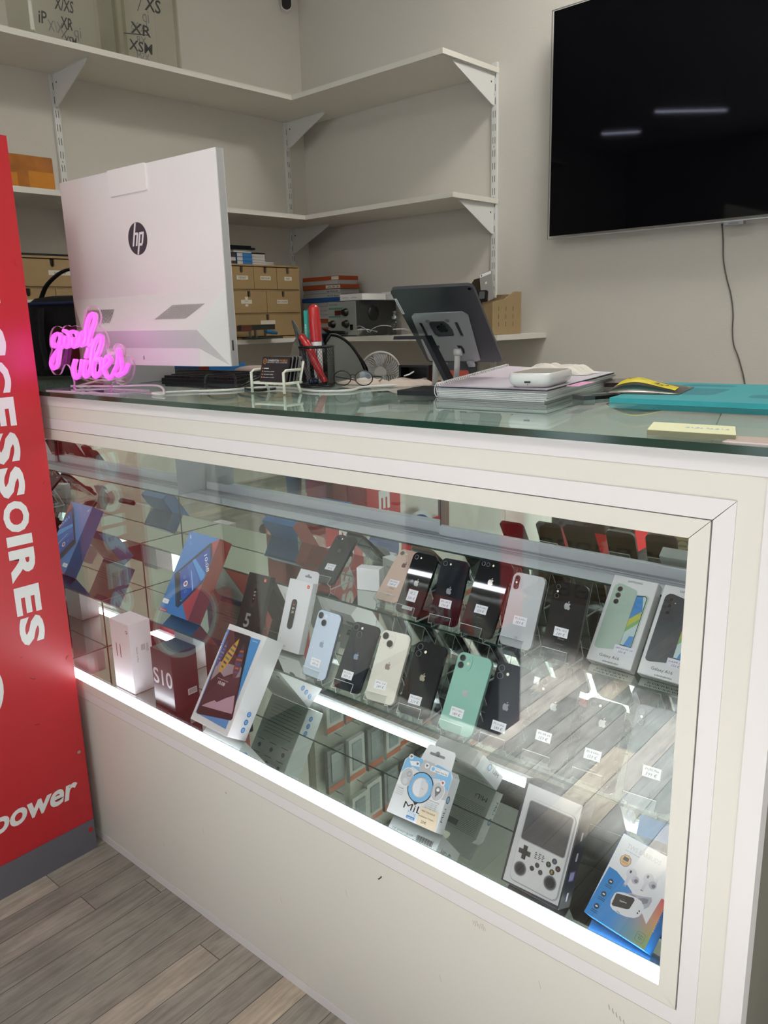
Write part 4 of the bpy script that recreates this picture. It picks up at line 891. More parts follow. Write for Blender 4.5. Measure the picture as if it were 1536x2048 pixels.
boat(-.026, .172, .095, .024, ('b98b2e', '2f6e52', '2c3f6a'), R(-14)); boat(.013, .168, .085, .024, ('5a3340', '2c4f86', 'a8583c'), R(8)); boat(-.053, .170, .07, .014, ('2c3f6a', '3b5f92', '6a7a9a'), R(-6))
b = MB(); b.text('10:08', -.014, .100, .0085, WHITE, F, 6*LAY, al='c', w=.024).text('wednesday 10 october', -.014, .112, .002, WHITE, F, 6*LAY, al='c', w=.04)
Fr = right(W/2+.0002)
for c in (61, 42, 23):
    b.flat(circ(.040, c/1000, .0068, 18), LAY, M('icon_blue', '3878bd', .4), Fr); vs, fs = ring(.040, c/1000, .0022, .0030, 12); b.add([(p, q, 2*LAY) for p, q in vs], fs, WHITE, Fr)
b.build('icons', t)
b = MB(); FB = back(D+.0003); b.flat([(-.066, .008), (.066, .008), (.066, .11), (-.066, .11)], 0, M('back_white', 'c8cbc7', .5), FB); b.flat(rrect(-.06, -.03, .19, .205, .002), 0, GREYINK, FB).text('Lenovo', -.045, .194, .006, WHITE, FB, .0003, al='c')
for i in range(2):
    for k in range(3): b.flat(circ(-.045+.045*k, .165-.035*i, .006, 12), 0, GREYINK, FB); b.flat([(-.055+.045*k, .148-.035*i), (-.03+.045*k, .148-.035*i), (-.03+.045*k, .150-.035*i), (-.055+.045*k, .150-.035*i)], 0, GREYINK, FB)
for k in range(9): b.flat([(-.055, .02+.009*k), (.05, .02+.009*k), (.05, .0213+.009*k), (-.055, .0213+.009*k)], .0003, GREYINK, FB)
b.build('back_print', t)

# ------------------------------------------------------------------ tracker box
t = pose('tracker_box', 'white and sky-blue tracker box with a big ring, price 20 euro, on the bottom level', 'box', -.8139, .9859, ZB, .0543, .675, d=.0301, sc=.963)
D = .0313; MW = M('box_white', 'd5d5d8', .45)
out = mm([(-58.3, 2), (57, 0), (57, 92), (48, 116), (44.9, 144.4), (-17.2, 148.9), (-30, 118), (-49.4, 118.5), (-56, 112), (-58.3, 100)])
sides = mm([(-58.3, 1), (57, 0), (51, 113), (-48, 117)])
b = MB(); b.prism(mm([(-58.3, 0), (57, 0), (54, 104), (47, 113), (-48, 117), (-58.3, 104)]), -D, 0, MW, FRONT); b.build('box_body', t, bevel=.0006)
b = MB(); b.prism(mm([(47, 113), (44.9, 144.4), (41, 148), (-14, 148.9), (-19, 146), (-26, 116)]), -.0012, -.0002, MW, FRONT).flat(rrect(-.010, .025, .1295, .1345, .002), .0001, GREYINK, FRONT).flat(circ(.0075, .1345, .005, 14), .0001, GREYINK, FRONT); b.build('hanging_tab', t)
F = front(-.0002); b = MB(); SB2 = M('sky_print', '7db4dc', .4); MG = M('map_grey', 'b5b3b6', .5); WH = M('map_white', 'e4e3e6', .45)
b.flat(mm([(-56, 104), (-48, 116), (-20, 116), (-8, 100), (15, 116), (46, 112), (53, 100), (54, 74), (30, 92), (0, 86), (-36, 96), (-50, 84), (-57, 78)]), LAY, SB2, F)
b.flat(mm([(-47, 104), (-30, 108), (-20, 100), (-40, 97)]), 2*LAY, WH, F).flat(mm([(-16, 116), (8, 116), (20, 94), (-8, 84), (-22, 96)]), 2*LAY, MG, F).flat(mm([(20, 82), (53, 78), (55, 60), (34, 56)]), 2*LAY, MG, F)
b.flat(mm([(-57, 78), (-34, 88), (-30, 60), (-57, 54)]), 2*LAY, WH, F)
b.build('map_print', t)
b = MB(); NV = M('navy_print', '1c2430', .4); cx, cz = -.0045, .0645
b.flat(circ(cx, cz, .0285, 36, .0295), 3*LAY, NV, F).flat([(cx-.008, .038), (cx+.008, .038), (cx+.001, .030)], 3*LAY, NV, F).flat(circ(cx, cz, .0265, 36, .0275), 4*LAY, M('ring_blue', '6faedb', .4), F)
b.flat(circ(cx, cz, .0185, 32, .0195), 5*LAY, M('disc_grey', 'b4b3b7', .4), F).flat(circ(cx, cz, .0165, 32, .0175), 6*LAY, M('disc_light', 'cdccd1', .35), F).flat(circ(cx, cz, .0165, 16, .0175, a0=R(100), a1=R(280)), 7*LAY, M('disc_lighter', 'dcdbe0', .35), F)
b.flat(circ(.006, .080, .003, 12), 8*LAY, SB2, F).text('MiLi', cx+.004, .0625, .0022, GREYINK, F, 8*LAY); b.build('tracker_picture', t)
for n_, (a, c) in enumerate(((-.0405, .0735), (.0335, .0695))):
    b = MB(); b.flat(circ(a, c, .0150, 26, .0185), 3*LAY, WH, F).flat(circ(a, c, .0138, 26, .0172), 4*LAY, M('bubble_grey', 'bdbbbf', .5), F)
    if n_: b.flat(circ(a, c+.003, .0068, 18), 5*LAY, M('pin_grey', '7e7d80', .5), F).flat([(a-.006, c), (a+.006, c), (a-.001, c-.012)], 5*LAY, M('pin_grey', '7e7d80', .5), F).flat(circ(a, c+.003, .0034, 14), 6*LAY, WH, F)
    else:
        vs, fs = ring(a+.003, c+.007, .004, .005, 16); b.add([(p, q, 5*LAY) for p, q in vs], fs, GREYINK, F); b.flat(circ(a-.001, c-.008, .0055, 18), 5*LAY, M('disc_light', 'cdccd1', .35), F)
    b.build('bubble_picture', t)
b = MB(); b.text('MiLi', -.026, .0185, .0135, INK, F, 3*LAY, w=.048).text('MiTag', -.013, .0125, .0062, M('text_blue', '79aedb', .4), F, 3*LAY, w=.019).flat(rrect(-.013, .006, .0035, .009, .001), 3*LAY, M('text_blue2', '3f7fc0', .4), F).text('Single pack', -.0035, .0048, .0024, WHITE, F, 4*LAY, al='c')
b.text('Included:', -.045, .0495, .0026, INK, F, 3*LAY, al='c')
for k in range(3): b.text('x1 MiTag, lanyard', -.045, .0455-.0037*k, .0018, GREYINK, F, 3*LAY, al='c')
b.text("Don't search, just find", .030, .0485, .0024, INK, F, 3*LAY, al='c', w=.030)
for k in range(4): b.text('keys, pets, bags or wallet', .030, .0445-.0034*k, .0018, GREYINK, F, 3*LAY, al='c')
b.flat(rrect(.003, .044, .1005, .1105, .001), 4*LAY, WH, F).flat(circ(.009, .1055, .0038, 16), 5*LAY, SB2, F).text('Works with', .014, .1075, .0018, GREYINK, F, 5*LAY).text('Apple Find My', .014, .102, .0034, INK, F, 5*LAY, w=.028)
for a, c, m_ in ((.0385, .0875, 'c2485e'), (-.0275, .104, '5b5a5e'), (-.046, .113, '5b5a5e'), (-.006, .107, '5b5a5e')):
    b.flat(circ(a, c, .0052, 16), 5*LAY, WH, F); b.flat([(a, c-.003), (a+.003, c+.0005), (a+.0015, c+.003), (a, c+.0015), (a-.0015, c+.003), (a-.003, c+.0005)], 6*LAY, M('ic_'+m_, m_, .5), F)
Fr = frame((.0572, 0, 0), (0, 1, 0), (-.03, 0, 1)); b.text('MiLi', .012, .020, .0085, INK, Fr, .0004, rot=R(90), w=.026); vs, fs = ring(.0085, .062, .0052, .0072, 18); b.add([(p, q, .0004) for p, q in vs], fs, NV, Fr); b.flat(circ(.0085, .062, .005, 16), .0004, SB2, Fr)
Fb = bottom(-.0002)
b.text('CE RoHS IPX6', -.05, -.010, .005, GREYINK, Fb, LAY, w=.05)
for k in range(20): b.flat([(.008+k*.0019, -.014), (.0088+k*.0019+(k % 3)*.0003, -.014), (.0088+k*.0019+(k % 3)*.0003, -.003), (.008+k*.0019, -.003)], LAY, INK, Fb)
b.build('lettering', t)
b = MB(); b.prism(mm([(10, 32.5), (49.5, 33.5), (56, .6), (13.5, .6)]), .0008, .0010, M('sticker_peach', 'dcc9ae', .55), F).text('MINI TRACKEUR', .030, .0255, .0033, INK, F, .0012, al='c', w=.030).text("Localisateur d'objets", .029, .016, .0032, INK, F, .0012, al='c', w=.034).text('20€', .027, .0055, .0052, INK, F, .0012, al='c', w=.012); b.build('price_sticker', t)
b = MB(); FB = back(D+.0003)
for k in range(20): b.flat([(-.048, .04+.0032*k), (.04-(k % 4)*.006, .04+.0032*k), (.04-(k % 4)*.006, .0408+.0032*k), (-.048, .0408+.0032*k)], 0, M('olive_ink', '8a8c7c', .6), FB)
b.text('MiLi', -.045, .02, .010, INK, FB, 0, w=.03).flat(rrect(0, .03, .085, .097, .001), .0002, GREYINK, FB); b.build('back_print', t)

# ------------------------------------------------------------------ handheld game console box
t = pose('console_box', 'handheld game console box with a grey console picture, tilted on the bottom level', 'box', -.549, .9575, ZB, -.0264, .461, d=.04, sc=.95)
W, H, D = .1125, .178, .042; CS = M('box_indigo_black', '15141f', .3, coat=.2)
MB().box(-W/2, W/2, 0, D, 0, H, CS).build('box_body', t, bevel=.0008)
F = front(-.0003); b = MB(); b.flat(mm([(-52, 3), (54, 6), (54, 171), (-50, 171)]), LAY, M('console_print_pale', 'b9b8bc', .35), F)
b.build('front_print', t)
b = MB(); b.flat([(p[0]+.0015, p[1]-.001) for p in rrect(-.0435, .050, .0095, .151, .011)], 2*LAY, M('console_rim', '8b8a90', .35), F); b.flat(rrect(-.0415, .0485, .0105, .1495, .0095), 3*LAY, M('console_grey', 'bdbcc0', .4), F)
b.flat(rrect(-.0400, .0460, .0785, .1465, .005), 4*LAY, M('console_rim', '8b8a90', .35), F).flat(rrect(-.0385, .0447, .0800, .1450, .004), 5*LAY, M('console_screen', '3a3a3e', .25), F)
b.build('console_picture', t)
b = MB(); DK2 = M('console_button', '1d1c20', .4); x_, z_ = -.0255, .0605
b.flat([(x_-.0115, z_-.004), (x_+.0115, z_-.004), (x_+.0115, z_+.004), (x_-.0115, z_+.004)], 5*LAY, DK2, F).flat([(x_-.004, z_-.0115), (x_+.004, z_-.0115), (x_+.004, z_+.0115), (x_-.004, z_+.0115)], 5.5*LAY, DK2, F)
for x_, z_ in ((-.0262, .0325), (.0315, .0335)): b.flat(circ(x_, z_, .0122, 24), 4*LAY, M('console_rim', '8b8a90', .35), F).flat(circ(x_, z_, .0108, 24), 5*LAY, M('stick_ring', '4a494e', .35), F).flat(circ(x_, z_, .0085, 22), 6*LAY, DK2, F)
for x_, z_ in ((2.5, 50.3), (-5.4, 41.8), (10.9, 41.8)): b.flat(circ(x_/1000, z_/1000, .0042, 18), 5*LAY, M('menu_button', '3b3742', .4), F)
for x_, z_, c, s in ((30.5, 68.7, '4a68b0', 'X'), (21.5, 59.8, '4a9a5c', 'Y'), (39.3, 59.8, 'b04a52', 'A'), (30.4, 50.7, 'd6b23a', 'B')):
    b.flat(circ(x_/1000, z_/1000, .0047, 18), 5*LAY, DK2, F).text(s, x_/1000, z_/1000-.0024, .0048, M('key_'+c, c, .4), F, 6*LAY, al='c')
for i in range(4):
    for k in range(3):
        a = -.0062+k*.0068; c = .0685-i*.0029; b.flat(rrect(a, a+(.0048 if (i+k) % 2 else .0030), c-.0007, c+.0007, .0006, 2), 5*LAY, DK2, F)
b.build('buttons_picture', t)
b = MB(); Fr = right(W/2+.0003); VI = M('violet_print', '57508a', .4); SL = M('silver_text', 'b9b8c4', .4)
b.flat([(.010, .045), (.030, .045), (.030, .062), (.010, .062)], LAY, VI, Fr)
for c in (.012, .078, .112): b.flat([(.018, c), (.024, c), (.024, c+.014), (.018, c+.014)], LAY, SL, Fr)
for k in range(5): b.flat([(.012+.003*k, .047), (.0135+.003*k, .047), (.0135+.003*k, .060), (.012+.003*k, .060)], 2*LAY, SL, Fr)
b.build('side_print', t)

# ------------------------------------------------------------------ earbuds box
t = pose('earbuds_box', 'white and bright blue wireless earbuds box at the right end of the bottom level', 'box', -.4084, .963, ZB, -.1255, .8395, -.02, d=.0333, sc=.95)
W, H, D = .1075, .141, .035; EW = M('box_earbud_white', 'd9d8de', .42); EB = M('box_bright_blue', '1b86dc', .35)
b = MB(); b.box(-W/2, W/2, 0, D, 0, H, EB).flat([(-W/2+.0004, .0004), (W/2-.0004, .0004), (W/2-.0004, H-.0004), (-W/2+.0004, H-.0004)], .00012, EW, FRONT); b.build('box_body', t)
# front print: blue sweep turning green and red to the right (printed gradient)
def gradmat():
    t_ = bpy.data.materials.new('printed_colour_sweep'); t_.use_nodes = True; nt = t_.node_tree; bs = nt.nodes['Principled BSDF']
    tc = nt.nodes.new('ShaderNodeTexCoord'); sp = nt.nodes.new('ShaderNodeSeparateXYZ'); nt.links.new(tc.outputs['Object'], sp.inputs[0])
    m1 = nt.nodes.new('ShaderNodeMapRange'); m1.inputs[1].default_value = -.01; m1.inputs[2].default_value = .054; nt.links.new(sp.outputs['X'], m1.inputs[0])
    m2 = nt.nodes.new('ShaderNodeMapRange'); m2.inputs[1].default_value = .012; m2.inputs[2].default_value = .078; nt.links.new(sp.outputs['Z'], m2.inputs[0])
    r1 = nt.nodes.new('ShaderNodeValToRGB'); e = r1.color_ramp.elements; e[0].color = lin('8a9a5a'); e[1].color = lin('d0433a'); k = e.new(.5); k.color = lin('c98a58'); nt.links.new(m2.outputs[0], r1.inputs[0])
    mx = nt.nodes.new('ShaderNodeMix'); mx.data_type = 'RGBA'; nt.links.new(m1.outputs[0], mx.inputs['Factor']); mx.inputs['A'].default_value = lin('1b7cc4'); nt.links.new(r1.outputs[0], mx.inputs['B'])
    nt.links.new(mx.outputs['Result'], bs.inputs['Base Color']); bs.inputs['Roughness'].default_value = .4; return t_
F = front(-.0002)
b = MB(); b.flat(mm([(-54.2, .5), (54.2, .5), (54.2, 80), (44.8, 79.5), (40.6, 34), (28.2, 44.9), (-2.1, 66.4), (-17.4, 74), (-35.4, 81.2), (-50, 82)]), LAY, gradmat(), F).build('sweep_print', t)
b = MB(); b.text('TWS EARBUDS', -.0385, .1225, .0075, M('ghost_grey', 'b4b6ba', .4), F, LAY, w=.060).text('touch screen smart case', -.0385, .1175, .0022, GREYINK, F, LAY, w=.026)
b.text('MOQOM', .004, .030, .0065, WHITE, right(W/2+.0002), LAY, rot=R(90), w=.034)
b.flat(rrect(.036, .0535, .114, .130, .003), LAY, M('badge_blue', '4a9bdc', .4), F).text('N', .0448, .1175, .009, WHITE, F, 2*LAY, al='c')
b.build('lettering', t)
b = MB(); pts = [( -.0307+.0098*math.cos(R(a)), .1030+.0098*math.sin(R(a))) for a in range(0, 360, 40)]
b.flat(pts, LAY, INK, F); b.flat([(-.0307+(p[0]+.0307)*.92, .103+(p[1]-.103)*.92) for p in pts], 2*LAY, M('badge_peach', 'd9a56e', .4), F).flat(rrect(-.0355, -.0262, .1025, .1085, .0006), 3*LAY, INK, F).text('TOUCH', -.0307, .0985, .0022, INK, F, 3*LAY, al='c'); b.build('badge', t)
BUD = M('bud_print', 'c6c5d2', .35); BUD2 = M('bud_print_shade', 'a9a8b8', .35)
for (cx, cz, sx) in ((-.0125, .089, 1), (.0150, .0955, 1)):
    b = MB(); b.flat([(cx-.004, cz+.004), (cx+.002, cz+.002), (cx+.003-.003, cz-.022), (cx-.003-.0015, cz-.022)], LAY*1.5, BUD, F).flat(circ(cx, cz, .0085, 22, .0088), 2*LAY, BUD, F)
    b.flat(circ(cx+.0095, cz-.0055, .0062, 18), 2*LAY, BUD2, F).flat(circ(cx+.0112, cz-.0062, .0030, 12), 3*LAY, M('bud_tip', '5c5a6a', .4), F).flat(rrect(cx-.0042, cx-.0008, cz, cz+.005, .0016), 3*LAY, INK, F)
    b.flat([(cx-.0045, cz-.0215), (cx-.0005, cz-.0215), (cx-.0005, cz-.0200), (cx-.0045, cz-.0200)], 3*LAY, GREYINK, F); b.build('earbud_picture', t)
b = MB(); b.flat(mm([(-8, 57), (0, 63), (10, 65), (22, 69), (31, 73), (34, 68), (33, 58), (27, 50), (10, 52)]), 2*LAY, BUD2, F).flat(mm([(-5, 58), (2, 62), (10, 62), (9, 56)]), 3*LAY, M('cavity', '7d7b88', .4), F).flat(mm([(11, 60), (20, 66), (28, 68), (29, 62), (20, 55)]), 3*LAY, M('cavity', '7d7b88', .4), F)
b.flat(mm([(-22.8, 50), (-19, 54), (-10, 58), (10.5, 61), (20, 60), (27.4, 54), (28.5, 46), (26.1, 38), (20.5, 32.2), (8, 27.5), (-4.5, 25.8), (-15, 26.5), (-20.7, 29.5), (-23.6, 38)]), 4*LAY, M('case_print', 'd6d5dd', .35), F)
b.flat(mm([(-20.4, 50.4), (-17, 52.2), (7, 58.5), (10, 56), (8.4, 41), (5.5, 38.2), (-17, 31.5), (-19.8, 33)]), 5*LAY, M('case_screen', '26252c', .25), F)
b.text('Options', -.005, .044, .0026, WHITE, F, 6*LAY, al='c', rot=R(12)).text('< >', -.005, .0475, .002, GREYINK, F, 6*LAY, al='c').flat(circ(.0232, .0455, .0013, 10), 5*LAY, INK, F).flat(circ(.0222, .0415, .0013, 10), 5*LAY, INK, F)
b.flat(mm([(-8, 27.6), (-2, 26.8), (-2, 27.6), (-8, 28.4)]), 5*LAY, INK, F); b.build('case_picture', t)
b = MB()
for a, c in ((-36.8, 62.2), (-38.1, 39.8), (-39.9, 17.9)):
    b.flat(circ(a/1000, c/1000, .0044, 18), 2*LAY, M('navy_dot', '16243a', .4), F).flat(rrect(a/1000-.002, a/1000+.002, c/1000-.001, c/1000+.001, .0003, 2), 3*LAY, WHITE, F)
    for k in range(2): b.flat([(a/1000-.006, c/1000-.0075-.0028*k), (a/1000+.006, c/1000-.0075-.0028*k), (a/1000+.006, c/1000-.0065-.0028*k), (a/1000-.006, c/1000-.0065-.0028*k)], 2*LAY, M('navy_dot', '16243a', .4), F)
b.build('icons', t)
b = MB(); FR = rrect(.034, .0475, .0055, .0200, .0022); FR2 = rrect(.0343, .0472, .0058, .0197, .002)
n_ = len(FR); b.add([(p[0], p[1], 2*LAY) for p in FR]+[(p[0], p[1], 2*LAY) for p in FR2], [(i, (i+1) % n_, n_+(i+1) % n_, n_+i) for i in range(n_)], INK, F)
b.text('Model:', .04075, .0145, .0022, INK, F, 2*LAY, al='c').text('T21', .04075, .0095, .0034, INK, F, 2*LAY, al='c'); b.build('model_mark', t)
# ------------------------------------------------------------------ things on the glass counter top
ZT = 1.2694
# all-in-one computer seen from behind
HPW = M('pc_white_shell', 'e2dedd', .35); HPS = M('pc_silver', 'b9b7ba', .3, metal=.35)
t = thing('desktop_computer', 'large white all-in-one computer seen from behind on the counter', 'computer', (-1.763, 1.141, 1.3245), .049, -.006)
w2, h_, th_ = .3072, .462, .022
b = MB()
F = FRONT
b.prism([(-w2, .167), (w2, .1705), (w2, h_), (-w2, h_)], -th_, 0, HPW, F)
b.prism([(-w2, 0), (w2, 0), (w2, .1705), (-w2, .167)], -th_, -.0004, HPW, F)
b.build('back_shell', t, bevel=.0012)
# faceted lower housing: crease line, ridge standing proud, undercut, connector face
V = {'cL': (-w2, 0, .167), 'cR': (w2, 0, .1705), 'rL': (-.2081, -.045, .085), 'rR': (.2504, -.045, .0833), 'uL': (-.19, -.020, .042), 'uR': (.2229, -.020, .0412), 'kL': (-.19, -.020, .0), 'kR': (.2229, -.020, .0), 'bL': (-w2, 0, 0), 'bR': (w2, 0, 0)}
k_ = list(V); vs = [V[k] for k in k_]; I = {k: i for i, k in enumerate(k_)}
b = MB()
for f in (('rL', 'rR', 'cR', 'cL'), ('uL', 'uR', 'rR', 'rL'), ('kL', 'kR', 'uR', 'uL'), ('bR', 'cR', 'rR'), ('bR', 'rR', 'uR'), ('bR', 'uR', 'kR'), ('cL', 'bL', 'rL'), ('bL', 'uL', 'rL'), ('bL', 'kL', 'uL'), ('bL', 'bR', 'kR', 'kL')):
    b.add(vs, [tuple(I[k] for k in f)], HPW)
hs = b.build('lower_housing', t)
Fv = frame(V['rL'], (Vector(V['rR'])-Vector(V['rL'])), (Vector(V['cL'])-Vector(V['rL'])))
# vents lie on the sloping upper facet
e1 = (Vector(V['rR'])-Vector(V['rL'])).normalized(); nrm = (Vector(V['rR'])-Vector(V['rL'])).cross(Vector(V['cR'])-Vector(V['rR'])).normalized(); e2 = nrm.cross(e1)
Fv = frame(V['rL'], e1, e2)
b = MB(); VD = M('vent_dark', '2e2c2a', .7)
for k in range(23):
    a = -.006+k*.0052; b.flat([(a, .022), (a+.0018, .022), (a+.0018, .060), (a, .060)], .0004, VD, Fv)
b.build('vent_grille', hs)
b = MB()
for k in range(24):
    a = .292+k*.0049; sh = .052; b.flat([(a, .028), (a+.0018, .028), (a+.0018+sh, .064), (a+sh, .064)], .0004, VD, Fv)
b.build('vent_grille', hs)
b = MB(); b.flat([(.008, .014), (.0115, .014), (.0115, .024), (.009, .022)], 0, INK, front(-.0204)); b.build('lock_slot', hs)
b = MB(); b.prism(rrect(-.087, .0625, .404, h_+.0015, .003), .0001, .004, M('pc_camera_white', 'e6e2e0', .3), F).build('pop_up_camera', t, bevel=.0008)
b = MB(); b.box(w2-.0002, w2+.0008, .002, th_-.002, 0, h_, HPS).box(w2+.0009, w2+.0014, .006, .0105, .035, .058, VD).build('side_band', t)
# round logo with slanted hp letters
b = MB(); cx, cz, r_ = .0045, .300, .0375; DG_ = M('logo_dark_grey', '45414a', .35)
b.prism(circ(cx, cz, r_, 48), .0001, .0007, DG_, F, smooth=True)
sl = .30
def bar(x0, z0, z1, w): return [(cx+x0+sl*z0, cz+z0), (cx+x0+w+sl*z0, cz+z0), (cx+x0+w+sl*z1, cz+z1), (cx+x0+sl*z1, cz+z1)]
HPL = M('logo_white', 'e4e1e2', .35); Z_ = .0010
b.flat(bar(-.0175, -.0165, .0362, .0062), Z_, HPL, F)                       # h stem runs out of the disc top
b.flat(bar(-.0045, -.0165, .0120, .0062), Z_, HPL, F).flat(bar(-.0150, .0085, .0142, .0145), Z_, HPL, F)
b.flat(bar(.0048, -.0362, .0142, .0062), Z_, HPL, F).flat(bar(.0080, .0085, .0142, .0150), Z_, HPL, F).flat(bar(.0178, -.0120, .0120, .0060), Z_, HPL, F).flat(bar(.0080, -.0168, -.0112, .0140), Z_, HPL, F)
b.build('brand_logo', t)
b = MB(); b.box(-.155, -.148, -.036, .19, 1.2696-1.3245, .078, HPS); b.add([(-.1479, -.036, -.0548), (-.1479, .12, -.0548), (-.1479, .12, .02), (-.1479, -.01, .078), (-.1479, -.036, .078)], [(0, 1, 2, 3, 4)], HPS)
b.build('stand', t)
b = MB(); b.box(-w2+.006, w2-.006, th_+.0001, th_+.001, .05, h_-.006, M('pc_screen', '0a0b0d', .08)).build('screen', t)

# neon sign
t = thing('neon_sign', 'glowing pink good vibes sign on clear acrylic beside the red stand', 'neon sign', (-1.719, 1.001, ZT), .1)
NE = M('pink_neon', 'ff5af0', .4, emit=.95); b = MB()
NOUT = [(-159, 149), (-179, 155), (-200, 150), (-215, 132), (-220, 109), (-215, 99), (-228, 79), (-232, 57), (-220, 40), (-206, 37), (-190, 40), (-170, 61), (-158, 62), (-148, 54), (-144, 36), (-138, 21), (-142, 3), (-136, 3), (-135, 11), (-1, 15), (-3, 3), (4, 3), (7, 16), (25, 25), (35, 20), (65, 22), (90, 40), (99, 65), (91, 79), (75, 84), (66, 83), (72, 95), (66, 108), (50, 113), (34, 108), (24, 94), (8, 100), (15, 114), (9, 136), (-7, 148), (-14, 152), (-4, 171), (-10, 190), (-26, 198), (-45, 196), (-64, 182), (-73, 159), (-93, 152), (-106, 155), (-123, 153), (-136, 156), (-151, 154)]
b.prism([tuple(p) for p in catmull([Vector((a/1000, c/1000)) for a, c in NOUT]+[Vector((NOUT[0][0]/1000, NOUT[0][1]/1000))], 3)[:-1]], -.0025, .0025, ACRYL, FRONT, side=PEDGE)
b.build('acrylic_back_plate', t)
b = MB(); b.prism(rrect(-.205, .080, -.040, .055, .006), 0, .003, ACRYL, FXY, side=M('base_edge_pale', 'c9b3c4', .2)); b.build('acrylic_foot_plate', t)
NEON = [[(-154, 132), (-164, 137), (-182, 132), (-192, 119), (-188, 107), (-172, 109), (-157, 124), (-154, 133), (-163, 109), (-174, 83), (-185, 60), (-201, 53), (-209, 63), (-199, 79), (-176, 96), (-150, 108)], [(-140, 144), (-125, 138), (-118, 125), (-127, 109), (-137, 105), (-142, 115), (-136, 131)], [(-112, 140), (-94, 140), (-87, 129), (-91, 114), (-104, 105), (-111, 112), (-109, 128)], [(-54, 139), (-71, 137), (-81, 124), (-81, 112), (-71, 109), (-58, 121), (-52, 137), (-50, 149), (-38, 169), (-23, 180), (-11, 176), (-18, 158), (-34, 137), (-45, 118), (-44, 108), (-30, 116), (-28, 124)], [(-107, 75), (-118, 57), (-118, 39), (-109, 31), (-94, 43), (-86, 59), (-80, 75)], [(-64, 74), (-75, 58), (-78, 41), (-71, 35), (-59, 43), (-50, 55), (-41, 83), (-32, 105), (-10, 127), (4, 130), (4, 118), (-10, 96), (-30, 74), (-40, 58), (-41, 40), (-29, 36), (-13, 49), (-7, 68), (-13, 79), (-24, 74)], [(-49, 102), (-64, 80)], [(-8, 50), (18, 65), (30, 76), (24, 84), (13, 79), (4, 62), (4, 44), (15, 34), (28, 38), (38, 49), (54, 68), (61, 96), (67, 94), (66, 84), (70, 62), (65, 48), (52, 40), (42, 45)], [(62, 42), (80, 50), (93, 67)]]
for n_, s in enumerate(NEON):
    b = MB(); b.tube(catmull([(a/1000, -.0125, c/1000) for a, c in s], 4), .0046, NE, 8); b.build('neon_tube', t)
    b = MB(); b.tube(catmull([(a/1000, -.0058, c/1000) for a, c in s], 4), .0036, M('pink_silicone', 'e59ad6', .4, emit=.1), 6); b.build('tube_backing', t)
lamp('neon_glow_lamp', 'POINT', (-1.74, .965, ZT+.085), (0, 0, 0), .45, (1, .25, .9), shadow_soft_size=.06)
# white cable coil behind the sign
WC = M('white_cable', 'd3d0cd', .4)
b = MB(); P = []
for k in range(70):
    a = k/70*2*math.pi*3.2; r_ = .072+.010*math.sin(k*.9)
    P.append((-1.905+r_*1.25*math.cos(a), 1.085+r_*.55*math.sin(a), ZT+.005+.030*(k/70)+.012*math.sin(a*1.3)))
b.tube(P, .0026, WC, 6); tag(b.build('cable_coil'), 'coil of white cable lying behind the pink sign', 'cable')
b = MB(); b.tube(catmull([(-1.90, 1.0, ZT+.008), (-1.80, 1.06, ZT+.006), (-1.66, 1.09, ZT+.010), (-1.50, 1.00, ZT+.004), (-1.555, 1.01, ZT+.003), (-1.52, 1.08, ZT+.003), (-1.46, 1.13, ZT+.003), (-1.44, 1.22, ZT+.003), (-1.36, 1.24, ZT+.003), (-1.24, 1.21, ZT+.003), (-1.18, 1.25, ZT+.003), (-1.20, 1.32, ZT+.004), (-1.16, 1.40, ZT+.004)], 6), .0028, WC, 6)
tag(b.build('power_cable'), 'long white cable winding along the counter past the pen cup', 'cable')

# keyboard, black cable, blue carton, pink paper
t = thing('keyboard', 'slim black keyboard lying behind the computer', 'keyboard', (-2.04, 1.27, ZT), R(3))
KB = M('keyboard_black', '141416', .5); MB().prism([(0, 0), (.13, 0), (.13, .020), (0, .008)], -.43, 0, KB, right(0) @ Matrix.Translation((0, 0, .43))).build('keyboard_body', t)
rows_ = []
for r_ in range(5):
    k_b = MB()
    for c in range(15): k_b.box(.012+c*.0272, .036+c*.0272, .010+r_*.0235, .030+r_*.0235, .0085+r_*.0022, .0150+r_*.0022, M('keycap_black', '1d1d20', .45))
    k_b.build('key_row', t)
b = MB(); b.tube(catmull([(-1.70, 1.26, ZT+.004), (-1.64, 1.23, ZT+.03), (-1.56, 1.24, ZT+.028), (-1.50, 1.20, ZT+.008), (-1.44, 1.17, ZT+.012), (-1.46, 1.26, ZT+.03), (-1.52, 1.28, ZT+.024), (-1.47, 1.20, ZT+.004), (-1.38, 1.16, ZT+.004), (-1.36, 1.20, ZT+.005)], 6), .0032, BLACK, 6)
tag(b.build('usb_cable'), 'looped black cable between the keyboard and the card holder', 'cable')
t = thing('carton', 'bright blue carton with a red corner lying under the computer', 'box', (-2.26, 1.31, ZT), R(2))
MB().box(0, .345, .12, .26, .0, .034, M('carton_blue', '1567a8', .45)).build('box_body', t, bevel=.001); MB().box(.300, .3435, .1188, .1198, .002, .032, M('carton_red', 'a8402a', .45)).build('red_end', t)
t = thing('folded_cloth', 'pale pink folded cloth behind the card holder', 'cloth', (-1.80, 1.52, ZT)); MB().ellipsoid((0, 0, .015), (.085, .05, .016), M('cloth_pink_grey', 'b8a6a2', .8, bump=.3, bscale=60), 18, 8).build('cloth_body', t)

